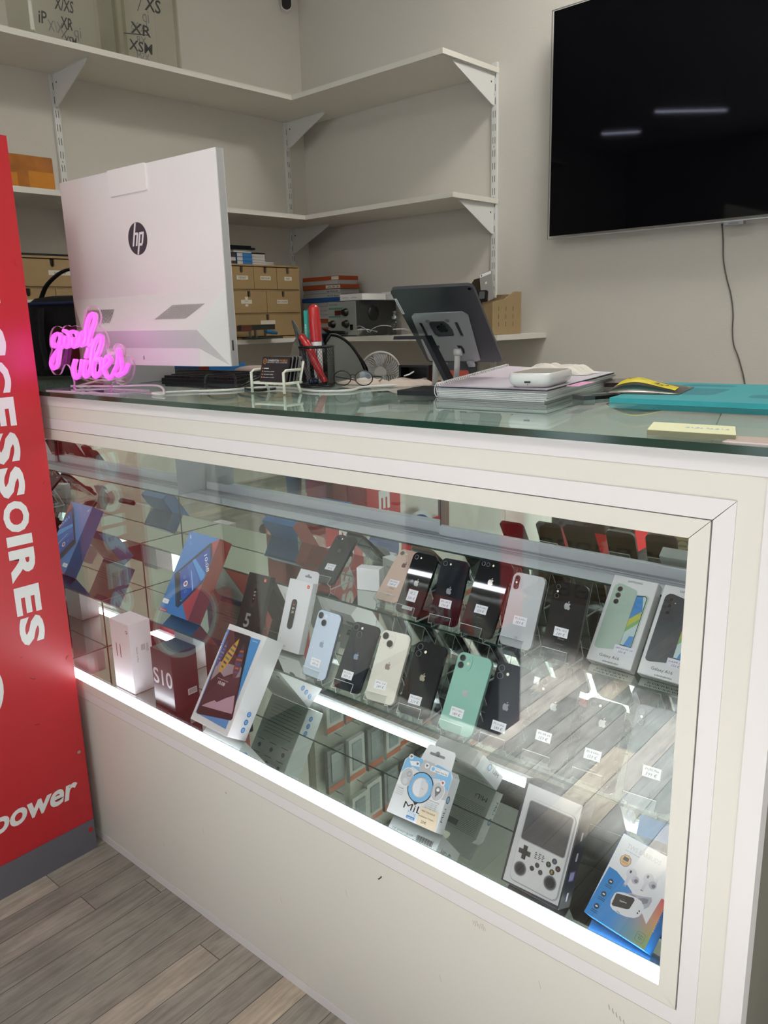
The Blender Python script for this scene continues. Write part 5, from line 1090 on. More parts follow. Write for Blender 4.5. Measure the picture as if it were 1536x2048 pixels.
# business card holder shaped like a garden bench
t = thing('card_holder', 'white plastic bench-shaped business card holder at the counter front', 'card holder', (-1.357, 1.130, ZT), R(3))
BW_ = M('printed_white_plastic', 'dcdccf', .4); w_ = .098
for s, x_ in (('l', 0), ('r', w_)):
    b = MB(); b.tube([(x_, 0, .0025), (x_, 0, .046), (x_, .008, .050), (x_, .052, .050)], .0031, BW_, 8); b.build('arm_frame', t)
    MB().tube([(x_, .040, .022), (x_, .050, .0025)], .003, BW_, 8).build('rear_leg', t)
    MB().tube([(x_, .002, .023), (x_, .054, .023)], .0028, BW_, 8).build('side_rail', t)
b = MB()
for y_ in (.004, .013, .022, .031, .040): b.box(-.001, w_+.001, y_, y_+.006, .0205, .0245, BW_)
b.build('seat_slats', t)
b = MB()
for z_ in (.034, .046, .058): b.box(-.001, w_+.001, .052+(z_-.034)*.3, .055+(z_-.034)*.3, z_, z_+.008, BW_)
b.build('back_slats', t)
for x_ in (.0, w_): MB().tube([(x_, .048, .022), (x_, .062, .067)], .003, BW_, 8).build('back_post', t)
CB = M('card_black', '141315', .4); GO = M('card_gold', 'c98f3c', .35)
for k in range(9):
    c = thing('business_card', ('front business card of the row, black with gold and white shop name' if k == 0 else 'black business card in the row behind the front card'), 'business card', (-1.357+.0085+.0005*k, 1.130+.014+k*.0034, ZT+.0252), R(3), R(16), group=None if k == 0 else 'black business cards standing in the bench holder')
    mt = CB if k in (0, 1, 3, 4, 6) else M('card_side_grey', '8f8c8a', .5)
    b = MB(); b.prism(rrect(0, .085, 0, .0545, .003), -.0005, 0, mt, FRONT); b.build('card', c)
    if k == 0:
        b = MB(); F = front(-.0001); b.text('CHARENTON', .017, .0440, .0048, WHITE, F, LAY, w=.034).text('MOBILE', .054, .0440, .0048, GO, F, LAY, w=.023)
        hx = [(.0095+.0058*math.cos(R(a)), .0445+.0066*math.sin(R(a))) for a in range(30, 390, 60)]; b.flat(hx, LAY, GO, F); b.flat([(.0095+(p[0]-.0095)*.8, .0445+(p[1]-.0445)*.8) for p in hx], 2*LAY, CB, F); b.text('M', .0095, .0425, .0042, GO, F, 3*LAY, al='c')
        b.text('REPARATION - VENTE - ACCESSOIRES', .017, .0408, .0018, WHITE, F, LAY, w=.06)
        for i, z_ in enumerate((.028, .0215, .015, .0085)): b.flat(circ(.006, z_+.001, .0016, 10), LAY, GO, F).text('01 43 00 00 00' if i == 0 else 'charenton mobile', .010, z_, .0022, WHITE, F, LAY, w=(.016, .032, .030, .034)[i]) if i else b.flat(circ(.006, z_+.001, .0016, 10), LAY, GO, F).flat([(.010, z_), (.024, z_), (.024, z_+.0018), (.010, z_+.0018)], LAY, WHITE, F)
        b.build('print', c)

# wire mesh pen cup with pens
t = thing('pen_cup', 'black wire mesh pen cup on the counter', 'pen cup', (-1.350, 1.325, ZT))
WR = M('black_wire', '101012', .35, metal=.3); rc, hc = .040, .092
for r_ in (rc,):
    b = MB(); n_ = 36
    for k in range(n_):
        for d in (1, -1):
            b.tube([(rc*math.cos(2*math.pi*(k/n_)+d*j*.115), rc*math.sin(2*math.pi*(k/n_)+d*j*.115), .004+j*(hc-.008)/14) for j in range(15)], .00042, WR, 3)
    b.build('mesh_wall', t)
MB().tube([(rc*math.cos(a/24*math.pi), rc*math.sin(a/24*math.pi), hc) for a in range(48)], .0033, WR, 8, closed=True).build('top_rim', t)
MB().lathe([(rc+.0006, 0), (rc+.0006, .005), (rc-.001, .005)], WR, 32).build('base_ring', t)
MB().tube([(.0, 0, .002), (.0, 0, hc)], .0012, WR, 6).build('divider', t)
PX, PY = -1.350, 1.325
RED = M('red_plastic', 'b81c22', .3, coat=.3)
p = thing('marker_pen', 'fat red marker standing upright in the pen cup', 'pen', (PX-.005, PY+.010, ZT+.008)); b = MB(); b.lathe([(.006, 0), (.0105, .01), (.0125, .095)], WHITE, 16).lathe([(.0135, .096), (.0142, .13), (.0128, .170), (.009, .178), (.002, .181)], RED, 16); o = b.build('marker_body', p); p.rotation_euler = (0, R(-3), 0)
p = thing('scissors', 'scissors with red handle leaning across the pen cup', 'scissors', (PX+.034, PY-.010, ZT+.012)); p.rotation_euler = (R(-2), R(-32), R(10))
b = MB(); b.tube(catmull([(0, 0, 0), (0, 0, .05), (.004, 0, .09), (.0, 0, .125)], 5), [.007]*3+[.009]*5+[.010]*5+[.0085]*3, RED, 10); b.build('handle', p); MB().prism([(-.004, .125), (.004, .125), (.001, .165), (-.003, .170)], -.001, .001, STEEL, FRONT).build('blade', p)
p = thing('box_cutter', 'thin turquoise and white pen upright at the left of the pen cup', 'pen', (PX-.026, PY-.004, ZT+.010)); MB().lathe([(.0035, 0), (.0035, .10)], M('clear_grey', '9a9c9e', .3), 10).build('pen_body', p); MB().box(-.005, .005, -.0025, .0025, .10, .165, M('turquoise_plastic', '3fa79c', .35)).text('LACER', .0018, .105, .005, WHITE, front(-.0027), .0001, rot=R(90), w=.03).build('pen_cap', p); p.name = 'pen'
p = thing('tweezers', 'steel tweezers leaning left out of the pen cup', 'tweezers', (PX-.012, PY-.016, ZT+.012)); p.rotation_euler = (0, R(-18), 0); MB().prism([(-.003, 0), (.003, 0), (.0045, .10), (.001, .150), (-.001, .150)], -.001, .001, STEEL, FRONT).build('tweezer_arm', p); MB().prism([(-.003, 0), (.003, 0), (.0045, .10), (.001, .148), (-.001, .148)], .0022, .0042, STEEL, FRONT).build('tweezer_arm', p)
for i, (dx, dy) in enumerate(((.012, -.02), (.02, .004), (.004, -.026))):
    p = thing('clear_capsule', ('small clear capsule at the bottom front of the pen cup', 'small clear capsule at the bottom right of the pen cup', 'small clear capsule at the bottom left of the pen cup')[i], 'capsule', (PX+dx, PY+dy, ZT+.006)); MB().ellipsoid((0, 0, .008), (.008, .007, .007), M('blue_black_plastic', '1c2740', .2), 12, 8).build('capsule', p)

# domed black appliance behind the pen cup
t = thing('domed_appliance', 'black domed appliance with a grey side panel behind the pen cup', 'appliance', (-1.425, 1.465, ZT), R(60))
def dome(x0, x1, h, n=24): return [(x0, 0)]+[(x0+(x1-x0)*(k/n), h*(math.sin(math.pi*min(1, max(0, (k/n)**.62)))**.60)) for k in range(1, n)]+[(x1, 0)]
b = MB(); b.prism(dome(-.100, .094, .132), -.10, -.004, BLACKG, FRONT, smooth=True).build('shell', t)
b = MB(); b.prism([(-.022, 0)]+[(-.022+.100*(k/16), .112*math.cos(math.pi/2*max(0, (k/16-.12)/.88))**.62 if k > 2 else .095+.0085*k) for k in range(0, 16)]+[(.082, 0)], -.004, .0005, M('panel_grey', '6c6e6a', .5), FRONT).build('side_panel', t)
b = MB(); b.tube([(-.026+.108*(k/16), -.003, .118*math.cos(math.pi/2*max(0, (k/16-.12)/.88))**.62 if k > 2 else .100+.009*k) for k in range(0, 17)], .0030, BLACK, 6).build('panel_rim', t)
# glasses
t = thing('eyeglasses', 'folded dark-rimmed eyeglasses right of the pen cup', 'glasses', (-1.262, 1.352, ZT), R(20))
GR = M('tortoise_dark', '2a211c', .25)
for s in (-.027, .027):
    MB().tube([(s+.022*math.cos(a/14*2*math.pi), .0, .020+.017*math.sin(a/14*2*math.pi)) for a in range(14)], .0014, GR, 6, closed=True).build('lens_rim', t)
    MB().prism([(s+.0208*math.cos(a/16*2*math.pi), .020+.0158*math.sin(a/16*2*math.pi)) for a in range(16)], -.0005, .0005, ACRYL, FRONT).build('lens', t)
MB().tube([(-.006, 0, .026), (0, -.002, .029), (.006, 0, .026)], .0014, GR, 6).build('bridge', t)
MB().tube(catmull([(.048, 0, .024), (.06, .03, .020), (.03, .09, .006), (.005, .11, .003)], 5), .0016, GR, 6).build('temple_arm', t)
MB().tube(catmull([(-.048, 0, .024), (-.05, .03, .020), (-.01, .09, .005), (.02, .105, .003)], 5), .0016, GR, 6).build('temple_arm', t)
# cloths
CL = M('cleaning_cloth_beige', 'beb0a4', .9, bump=.4, bscale=70)
def cloth(label, x, y, w, d, h, rz, seed, mat=CL, name='cleaning_cloth'):
    t = thing(name, label, 'cloth', (x, y, ZT), rz); n = 26; rr = random.Random(seed); vs = []; fs = []
    ph = [rr.uniform(0, 6) for _ in range(6)]
    for j in range(n+1):
        for i in range(n+1):
            u, v = i/n*2-1, j/n*2-1; e = max(abs(u), abs(v)); q = 1+.10*math.sin(4*math.atan2(v, u)+ph[0])
            zz = h*(.30+.45*abs(math.sin(4.1*u+ph[1]+2.7*v+.8*math.sin(5*v)))**1.6+.25*abs(math.cos(6.3*v+ph[2]+2*u)))*(1-e**4)+.0012
            vs.append((u*w/2*q, v*d/2*q, zz))
    for j in range(n):
        for i in range(n): a = j*(n+1)+i; fs.append((a, a+1, a+n+2, a+n+1))
    m_ = len(vs); vs += [(x_, y_, z_-.001) for x_, y_, z_ in vs]; fs += [tuple(k+m_ for k in f[::-1]) for f in fs[:]]
    b = MB(); b.add(vs, fs, mat, None, True); b.build('cloth_body', t); return t
cloth('crumpled beige cloth between the glasses and the tablet stand', -1.165, 1.44, .13, .10, .016, R(20), 5)
cloth('pale beige cloth lying flat right behind the pen cup', -1.305, 1.44, .12, .09, .012, R(-10), 9)

# desk fan on the floor-side shelf behind the counter
t = thing('desk_fan', 'small white round desk fan standing behind the black domed appliance', 'fan', (-1.655, 1.90, 1.141), R(40))
FW = M('fan_white', 'a9a8a4', .5); r0 = .062
MB().lathe([(.055, 0), (.055, .008), (.012, .014)], FW, 24).build('fan_base', t); MB().tube([(0, .01, .012), (0, .01, .05)], .008, FW, 10).build('fan_neck', t)
FF = frame((0, -.01, .118), (1, 0, 0), (0, 0, 1)); b = MB()
for z_ in (0, -.04): b.tube([(r0*math.cos(a/20*math.pi), r0*math.sin(a/20*math.pi), z_) for a in range(40)], .003, FW, 6, closed=True, F=FF)
for k in range(40):
    a = k/40*2*math.pi; b.tube([(.018*math.cos(a), .018*math.sin(a), .008), (.045*math.cos(a+.25), .045*math.sin(a+.25), .007), (r0*math.cos(a+.45), r0*math.sin(a+.45), 0)], .0009, FW, 4, F=FF)
b.lathe([(.019, .004), (.019, .010)], FW, 20, FF); b.build('fan_grille', t)
for k in range(5):
    b = MB(); a = k/5*2*math.pi; q = [Vector((.012*math.cos(a), .012*math.sin(a), -.012)), Vector((.060*math.cos(a-.1), .060*math.sin(a-.1), -.024)), Vector((.062*math.cos(a+.7), .062*math.sin(a+.7), -.012)), Vector((.014*math.cos(a+.9), .014*math.sin(a+.9), -.006))]
    b.add([tuple(v) for v in q]+[tuple(v+Vector((0, 0, -.0015))) for v in q], [(0, 1, 2, 3), (7, 6, 5, 4), (0, 4, 5, 1), (1, 5, 6, 2), (2, 6, 7, 3), (3, 7, 4, 0)], M('fan_blade', '8f9092', .5), FF); b.build('fan_blade', t)

t = thing('back_counter_cabinet', 'low white cabinet hidden behind the counter, carrying the desk fan', 'cabinet', (-1.9, 1.78, 0)); MB().box(0, .6, 0, .25, 0, 1.14, PANEL).build('cabinet_body', t)
# tablet on its stand
t = thing('tablet', 'dark grey tablet seen from behind, tilted on the counter stand', 'tablet', (-1.022, 1.457, 1.323), .279, -.912, .011)
SG = M('space_grey_aluminium', '4b4c51', .38, metal=.55)
MB().prism(rrect(-.087, .087, 0, .2506, .012, 7), -.0075, 0, SG, FRONT, smooth=True).build('tablet_body', t, bevel=.0012)
MB().prism(rrect(-.080, .080, .012, .238, .004), -.0082, -.0076, M('tablet_glass', '0b0b0d', .05), FRONT).build('screen', t)
b = MB(); b.flat(circ(.079, .2415, .0035, 14), .0003, BLACKG, FRONT).build('rear_camera', t)
b = MB(); F = front(-.0003); b.prism([(-.0860, .174), (-.0805, .174), (-.0805, .2235), (-.0860, .2235)], 0, .0002, STICK, F)
for k in range(10): b.flat([(-.0845, .178+.0043*k), (-.0820, .178+.0043*k), (-.0820, .1795+.0043*k+(k % 3)*.0004), (-.0845, .1795+.0043*k+(k % 3)*.0004)], .0004, INK, F)
b.build('barcode_label', t)
b = MB(); apple(b, .0, 0, .030, M('logo_dark_chrome', '17181a', .08, metal=.6), frame((-.014, -.0005, .1235), (1, 0, 0), (0, 0, 1)), .0002); b.build('logo', t)
t = thing('tablet_stand', 'silver folding tablet stand with two hinged arms holding the grey tablet', 'stand', (-1.022, 1.457, 1.323), .279, -.912, .011)
SV = M('stand_silver', 'a9a9ab', .35, metal=.45)
hole = [(-.031, .151), (-.0008, .151), (.006, .140), (.0092, .1215), (.008, .103), (.0017, .0968), (-.0303, .0964), (-.036, .104), (-.038, .1298), (-.0365, .143)]
outl = [(-.0778, .0192), (-.077, .012), (.030, .008), (.0405, .0125), (.0555, .166), (.046, .1775), (-.058, .1765), (-.0668, .168)]
bm = bmesh.new()
def loop(pts): 
    v = [bm.verts.new((p[0], 0, p[1])) for p in pts]; return [bm.edges.new((v[i], v[(i+1) % len(v)])) for i in range(len(v))]
edges = loop(outl)+loop(hole)+loop(rrect(-.0578, -.0505, .098, .148, .0034, 4))+loop(rrect(.0200, .0275, .097, .147, .0034, 4))+loop([(-.050, .068), (-.0375, .069), (-.039, .056), (-.0537, .0562)])+loop([(.0023, .068), (.013, .066), (.0155, .0543), (.0122, .038), (.0039, .038)])
bmesh.ops.triangle_fill(bm, use_beauty=True, use_dissolve=False, edges=edges)
bmesh.ops.translate(bm, verts=bm.verts, vec=(0, -.0010, 0))
g = bmesh.ops.extrude_face_region(bm, geom=bm.faces[:]); bmesh.ops.translate(bm, verts=[v for v in g['geom'] if isinstance(v, bmesh.types.BMVert)], vec=(0, -.0028, 0)); bmesh.ops.recalc_face_normals(bm, faces=bm.faces)
me = bpy.data.meshes.new('holding_plate'); bm.to_mesh(me); bm.free(); me.materials.append(SV); o = bpy.data.objects.new('holding_plate', me); COL.objects.link(o); o.parent = t
for a, c in ((-36.2, 152), (7, 152.6)): MB().prism(circ(a/1000, c/1000-.001 if 0 else c/1000, .0052, 16), .0039, .0044, M('rubber_dot', '6a6b6d', .6), FRONT).build('rubber_dot', t)
for x_ in (-.078, -.010): MB().prism([(x_+.02, .012), (x_+.035, .012), (x_+.035, -.004), (x_+.02, -.004)], .0045, .010, SV, FRONT).build('lip_hook', t)
Mi = t.rotation_euler.to_matrix()
Dn = Mi.transposed() @ Vector((0, 0, -1)); Bk = Mi.transposed() @ Vector((math.sin(-.1), .995, 0))
for x_ in (-.0515, -.0010):
    a = Vector((x_, -.006, .047)); zw = (Vector((-1.022, 1.457, 1.323))+Mi @ a).z-ZT-.006
    e = a+Dn*zw+(Mi.transposed() @ Vector((-.030, .035, 0)))
    b = MB(); b.tube([a, e], .0062, M('stand_arm_white', 'c6c6c2', .4), 8); b.build('arm', t)
    b = MB(); b.tube([a+Vector((-.007, 0, 0)), a+Vector((.009, 0, 0))], .0085, M('stand_arm_white', 'c6c6c2', .4), 14); b.build('hinge', t)
ctr = Vector((-1.022, 1.457, 1.323))+Mi @ (Vector((-.026, -.006, .047)))
tb = MB(); tb.prism(rrect(-.055, .055, -.03, .10, .008), 0, .004, SV, FXY); o = tb.build('stand_base', t)
o.matrix_parent_inverse = Matrix(); o.matrix_local = (Matrix.Translation(t.location) @ t.rotation_euler.to_matrix().to_4x4()).inverted() @ (Matrix.Translation((ctr.x-.03, ctr.y+.02, ZT)) @ Matrix.Rotation(.279, 4, 'Z'))
# Z-shaped black phone stand
t = thing('phone_stand_arm', 'angular black metal stand with a flat base left of the notebook', 'stand', (-.985, 1.30, ZT), R(10))
t.name = 'angled_stand'; AB = M('anodised_black', '1b1e22', .4, metal=.3)
MB().prism(rrect(-.060, .042, -.055, .060, .004), 0, .0095, AB, FXY).build('base_plate', t)
b = MB(); pts = [(.020, .0095), (-.040, .1145), (-.115, .1145), (-.117, .1075), (-.046, .1075), (.009, .0095)]
b.prism(pts, -.030, .000, AB, front(.035)); b.build('bent_arm', t)
# stapler-like black cartridge and orange-black case
t = thing('electronic_module', 'small open black electronic module with red wires beside the tablet stand', 'electronic module', (-1.17, 1.455, ZT), R(8))
MB().box(-.035, .045, 0, .04, .008, .012, BLACK).box(-.035, .045, 0, .04, .040, .045, BLACK).box(-.035, -.030, 0, .04, .012, .040, BLACK).box(.040, .045, 0, .04, .012, .040, BLACK).box(-.030, .040, .035, .040, .012, .040, BLACK).build('module_frame', t)
MB().box(-.04, .05, -.004, .05, 0, .0075, M('red_dull', '8a2c22', .5)).build('red_base', t); MB().tube([(-.02, -.002, .02), (-.005, -.004, .024), (.002, .006, .03)], .0018, WHITE, 6).build('wire', t)
t = thing('phone_case', 'black phone case with orange-red trim standing behind the tablet arms', 'case', (-1.085, 1.53, ZT), R(14), R(8))
MB().prism(rrect(-.035, .040, 0, .056, .012), -.010, 0, BLACK, FRONT).build('case_body', t); MB().prism(rrect(-.038, .020, .002, .030, .006), .0003, .002, M('orange_red', 'a5381f', .5), FRONT).build('orange_panel', t)

# notebook, receipts, terminal, notes
t = thing('spiral_notebook', 'thick white wire-bound notebook with loose papers on the counter', 'notebook', (-.930, 1.232, ZT), R(3))
PGE = M('paper_edges', 'c3c6c6', .8, bump=.5, bscale=300); PP = M('paper_lilac', 'cbbfcb', .6, var=.05, bscale=30); PW2 = M('paper_white', 'd9d8dc', .6)
quad = [(0, 0), (.232, 0), (.225, .40), (-.09, .52)]
quad = [(0, 0), (.236, -.005), (.175, .45), (-.175, .60)]
rr = random.Random(2)
for k in range(6):
    z0 = .0003+k*.0032; q = [(a+rr.uniform(-.004, .004), c+rr.uniform(-.003, .003)) for a, c in quad]
    MB().prism(q, z0, z0+.0027, PW2 if k % 3 else M('paper_blue', 'b9c9dc', .6), FXY, side=PGE).build('page_bundle', t)
q = [(a, c) for a, c in quad]; MB().prism(q, .0215, .0222, PP, FXY).build('top_sheet', t); MB().prism([(a*.998+.001, c*.998-.0015) for a, c in quad], .0198, .0212, M('dark_cover', '25233a', .5), FXY).build('dark_cover', t)
MB().prism([(.055, .0), (.237, -.004), (.18, .44), (.06, .46)], .0228, .0232, M('paper_print', 'c2bcc6', .6), FXY).build('loose_sheet', t)
b = MB()
for k in range(26):
    b.flat([(.02+.002*(k % 3), .012+.013*k), (.11+.03*math.sin(k), .012+.013*k), (.11+.03*math.sin(k), .0135+.013*k), (.02+.002*(k % 3), .0135+.013*k)], .02235, M('violet_ink', '7d6c93', .6))
b.build('handwriting', t)
b = MB()
for k in range(44):
    f = k/43; x_ = 0+(-.175)*f; y_ = .006+.588*f
    b.tube([(x_+.007*math.cos(a)-.002, y_+.004*math.sin(a)*.3, 0.0142+.0135*math.sin(a)) for a in [j/10*2*math.pi for j in range(10)]], .0009, WHITE, 5, closed=True)
b.build('wire_binding', t)
t = thing('payment_terminal', 'white rounded card payment terminal lying on the notebook', 'payment terminal', (-.712, 1.105, ZT+.0235), R(12))
t.location = (-.735, 1.245, ZT+.0240)
TWH = M('terminal_white', 'dededd', .3, coat=.2)
b = MB(); prof = [(.006, 0), (.002, .004), (0, .012), (.001, .022), (.003, .026)]
vs = []; fs = []; base = rrect(-.042, .040, 0, .150, .016, 6); n_ = len(base)
for inset, z_ in ((.010, 0), (.003, .006), (0, .014), (.001, .022), (.003, .025)):
    vs += [((-.001)+(a+.001)*(1-inset/.042), .075+(c-.075)*(1-inset/.075), z_) for a, c in base]
for l_ in range(4): fs += [(l_*n_+i, l_*n_+(i+1) % n_, (l_+1)*n_+(i+1) % n_, (l_+1)*n_+i) for i in range(n_)]
fs += [tuple(range(n_-1, -1, -1)), tuple(range(4*n_, 5*n_))]; b.add(vs, fs, TWH, None, True); b.build('terminal_body', t)
MB().prism(rrect(-.036, .034, .012, .142, .010), .0252, .0256, M('terminal_screen_grey', 'a8a49c', .15), FXY).build('terminal_screen', t)
b = MB(); b.prism(rrect(-.008, .004, .0085, .0115, .0014, 3), .0, .0006, INK, front(-.0001)); b.flat(circ(-.002, .0055, .0009, 8), .0004, GREYINK, front(.0005)); b.build('usb_port', t)
t = thing('sticky_note', 'pink sticky note on the notebook beside the payment terminal', 'sticky note', (-.690, 1.30, ZT+.0240), R(10)); MB().box(0, .024, 0, .10, 0, .0006, M('note_pink', 'dc9fc4', .6)).text('011', .003, .004, .006, M('ink_rose', 'a04a86', .6), FXY, .0008).build('note', t)
cloth('crumpled white tissue on the back of the notebook', -.87, 1.60, .17, .08, .022, R(-8), 12, M('tissue_white', 'd8d3ca', .9, bump=.4, bscale=80), 'paper_tissue'); bpy.data.objects['paper_tissue'].location.z = ZT+.0235
t = thing('phone', 'dark red-brown phone lying flat behind the notebook corner', 'phone', (-.715, 1.60, ZT), R(20)); MB().prism(rrect(-.04, .04, -.06, .06, .01), 0, .009, M('phone_maroon', '2a1014', .15, coat=.3), FXY).build('phone_body', t)
t.location = (-.725, 1.63, ZT+.0002)
t = thing('strap_clip', 'black strap with a grey metal clip between notebook and turquoise mat', 'strap', (-.668, 1.312, ZT), R(62)); MB().box(.020, .085, -.016, .016, 0, .006, BLACK).build('strap', t); MB().box(-.004, .0195, -.018, .018, 0, .008, STEEL).build('clip', t); MB().ellipsoid((.088, -.004, .011), (.006, .006, .006), BLACK, 10, 8).build('button', t)
# turquoise mat
TQ = M('turquoise_silicone', '2b9aa2', .55, bump=.05, bscale=80)
t = thing('repair_mat', 'thick turquoise repair mat at the right end of the counter top', 'mat', (-.600, 1.286, ZT), R(2.5))
b = MB(); b.prism([(0, 0), (.42, 0), (.42, .345), (-.028, .345)], 0, .0085, TQ, FXY); b.build('mat_body', t, bevel=.0015)
b = MB(); TD = M('turquoise_recess', '1f7f88', .6)
for x_, y_, w_, h2 in ((.030, .10, .11, .13), (.20, .08, .13, .06), (.03, .27, .10, .04), (.20, .20, .12, .10)):
    n0 = rrect(x_, x_+w_, y_, y_+h2, .018); n1 = rrect(x_+.004, x_+w_-.004, y_+.004, y_+h2-.004, .015); k = len(n0)
    b.add([(p[0], p[1], .0087) for p in n0]+[(p[0], p[1], .0087) for p in n1], [(i, (i+1) % k, k+(i+1) % k, k+i) for i in range(k)], TD)
    b.flat(n1, .0086, TD)
b.build('tray_recess', t)
# antistatic bag
t = thing('antistatic_bag', 'silver antistatic bag with a yellow caution label on the turquoise mat', 'bag', (-.585, 1.37, ZT+.0092), R(10))
AS = M('antistatic_silver', '8b867e', .22, metal=.7); n = 16; vs = []; fs = []
for j in range(n+1):
    for i in range(n+1):
        u, v = i/n, j/n; zz = .026*math.sin(math.pi*u)**.5*math.sin(math.pi*min(1, v*1.05+.12))**.6*(.8+.25*math.sin(5*u+2*v))+.001; vs.append((-.055+.125*u, -.005+.15*v, max(zz, .001)))
for j in range(n):
    for i in range(n): a = j*(n+1)+i; fs.append((a, a+1, a+n+2, a+n+1))
m_ = len(vs); top_vs = vs[:]; vs = vs+[(x_, y_, .0003) for x_, y_, z_ in vs]; fs2 = fs+[tuple(k+m_ for k in f[::-1]) for f in fs]
per = [i for i in range(n+1)]+[j*(n+1)+n for j in range(1, n+1)]+[n*(n+1)+i for i in range(n-1, -1, -1)]+[j*(n+1) for j in range(n-1, 0, -1)]
fs2 += [(per[i], per[(i+1) % len(per)], per[(i+1) % len(per)]+m_, per[i]+m_) for i in range(len(per))]
MB().add(vs, fs2, AS, None, True).build('bag_body', t)
b = MB(); YL = M('caution_yellow', 'd9c51e', .5)
sel = [(j, i) for j in range(1, 5) for i in range(2, 15)]
b.add([(x_, y_, z_+.0009) for x_, y_, z_ in top_vs], [(j*(n+1)+i, j*(n+1)+i+1, (j+1)*(n+1)+i+1, (j+1)*(n+1)+i) for j, i in sel], YL, None, True)
b.add([(x_, y_, z_+.0014) for x_, y_, z_ in top_vs], [(j*(n+1)+i, j*(n+1)+i+1, (j+1)*(n+1)+i+1) for j, i in ((2, 10), (3, 10), (2, 11), (3, 12))], INK)
b.add([(x_, y_*.30+.012, z_+.0014) for x_, y_, z_ in top_vs], [(j*(n+1)+i, j*(n+1)+i+1, (j+1)*(n+1)+i+1, (j+1)*(n+1)+i) for j, i in ((4, 4), (4, 5), (4, 7), (7, 4), (7, 6), (7, 7))], INK)
b.build('caution_label', t)
b = MB(); b.add([(x_, y_, z_+.0012) for x_, y_, z_ in top_vs], [(7*(n+1)+i, 7*(n+1)+i+1, 8*(n+1)+i+1, 8*(n+1)+i) for i in range(7, 12)], STICK, None, True); b.build('white_label', t)
# sticky pad and card at the edge
t = thing('sticky_note_pad', 'pale yellow sticky note pad at the front edge of the counter top', 'note pad', (-.395, .958, ZT), R(3))
MB().prism([(0, 0), (.105, 0), (.085, .075), (-.018, .075)], 0, .006, M('pad_side_tan', '86836a', .8), FXY).prism([(0, .0008), (.105, .0008), (.085, .075), (-.018, .075)], .0061, .0066, M('pad_yellow', 'e9eac0', .7), FXY).build('pad', t)
b = MB()
for k in range(9): b.flat([(.035+.006*k, .035+.006*math.sin(k*2)), (.040+.006*k, .036), (.039+.006*k, .040+.004*math.cos(k*3)), (.036+.006*k, .045)], .0068, M('pad_blue_ink', '9fb4cf', .6))
b.build('handwriting', t)
t = thing('loyalty_card', 'beige and white rounded card at the counter edge beside the yellow pad', 'card', (-.298, .9365, ZT), R(2))
MB().prism(rrect(0, .10, 0, .058, .006), 0, .0012, M('card_beige', 'c3aea2', .5), FXY).build('card_body', t); MB().prism(rrect(.001, .099, .0005, .010, .004), .0013, .0015, M('card_pale', 'd9d3da', .5), FXY).build('card_edge_band', t)
b = MB(); vs, fs = ring(.062, .030, .011, .0118, 20); b.add([(p, q, .0015) for p, q in vs], fs, INK); b.text('visa', .062, .027, .006, INK, FXY, .0015, al='c', w=.014).text('charenton mobile', .03, .014, .002, GREYINK, FXY, .0015, w=.05); b.build('lettering', t)

# backpack at the left end
t = thing('backpack', 'black backpack with dark blue zip trim standing between red stand and computer', 'backpack', (-2.50, 1.36, ZT), R(38))
BKF = M('backpack_fabric', '0b0b0d', .9, bump=.4, bscale=200); BKB = M('backpack_blue', '15204a', .8)
b = MB(); vs = []; fs = []; n = 24; L_ = [(0, .92), (.04, 1), (.12, 1.02), (.19, 1.0), (.225, .93), (.245, .75), (.252, .4), (.253, .05)]
for z_, s_ in L_:
    for j in range(n):
        a = 2*math.pi*j/n; cx_ = abs(math.cos(a))**.5*math.copysign(1, math.cos(a)); sy_ = abs(math.sin(a))**.6*math.copysign(1, math.sin(a)); vs.append((.155*cx_*s_, .085*sy_*s_, z_))
for i in range(len(L_)-1): fs += [(i*n+j, i*n+(j+1) % n, (i+1)*n+(j+1) % n, (i+1)*n+j) for j in range(n)]
fs += [tuple(range(n-1, -1, -1)), tuple(range((len(L_)-1)*n, len(L_)*n))]; b.add(vs, fs, BKF, None, True); b.build('backpack_body', t)
MB().tube([(.150*abs(math.cos(a))**.5*math.copysign(1, math.cos(a)), .080*abs(math.sin(a))**.6*math.copysign(1, math.sin(a)), .2275) for a in [2*math.pi*j/24 for j in range(24)]], .0055, BKB, 6, closed=True).build('zip_trim', t)
b = MB(); pts = catmull([(-.095, -.03, .242), (-.065, -.03, .290), (.0, -.03, .330), (.065, -.03, .318), (.100, -.03, .242)], 6); b.tube(pts, .014, BKF, 8, flatten=.35); b.build('carry_handle', t)
for s in (-.07, .07): MB().tube(catmull([(s, -.088, .21), (s*1.05, -.102, .12), (s, -.094, .02)], 6), .02, BKF, 8, flatten=.3).build('strap', t)
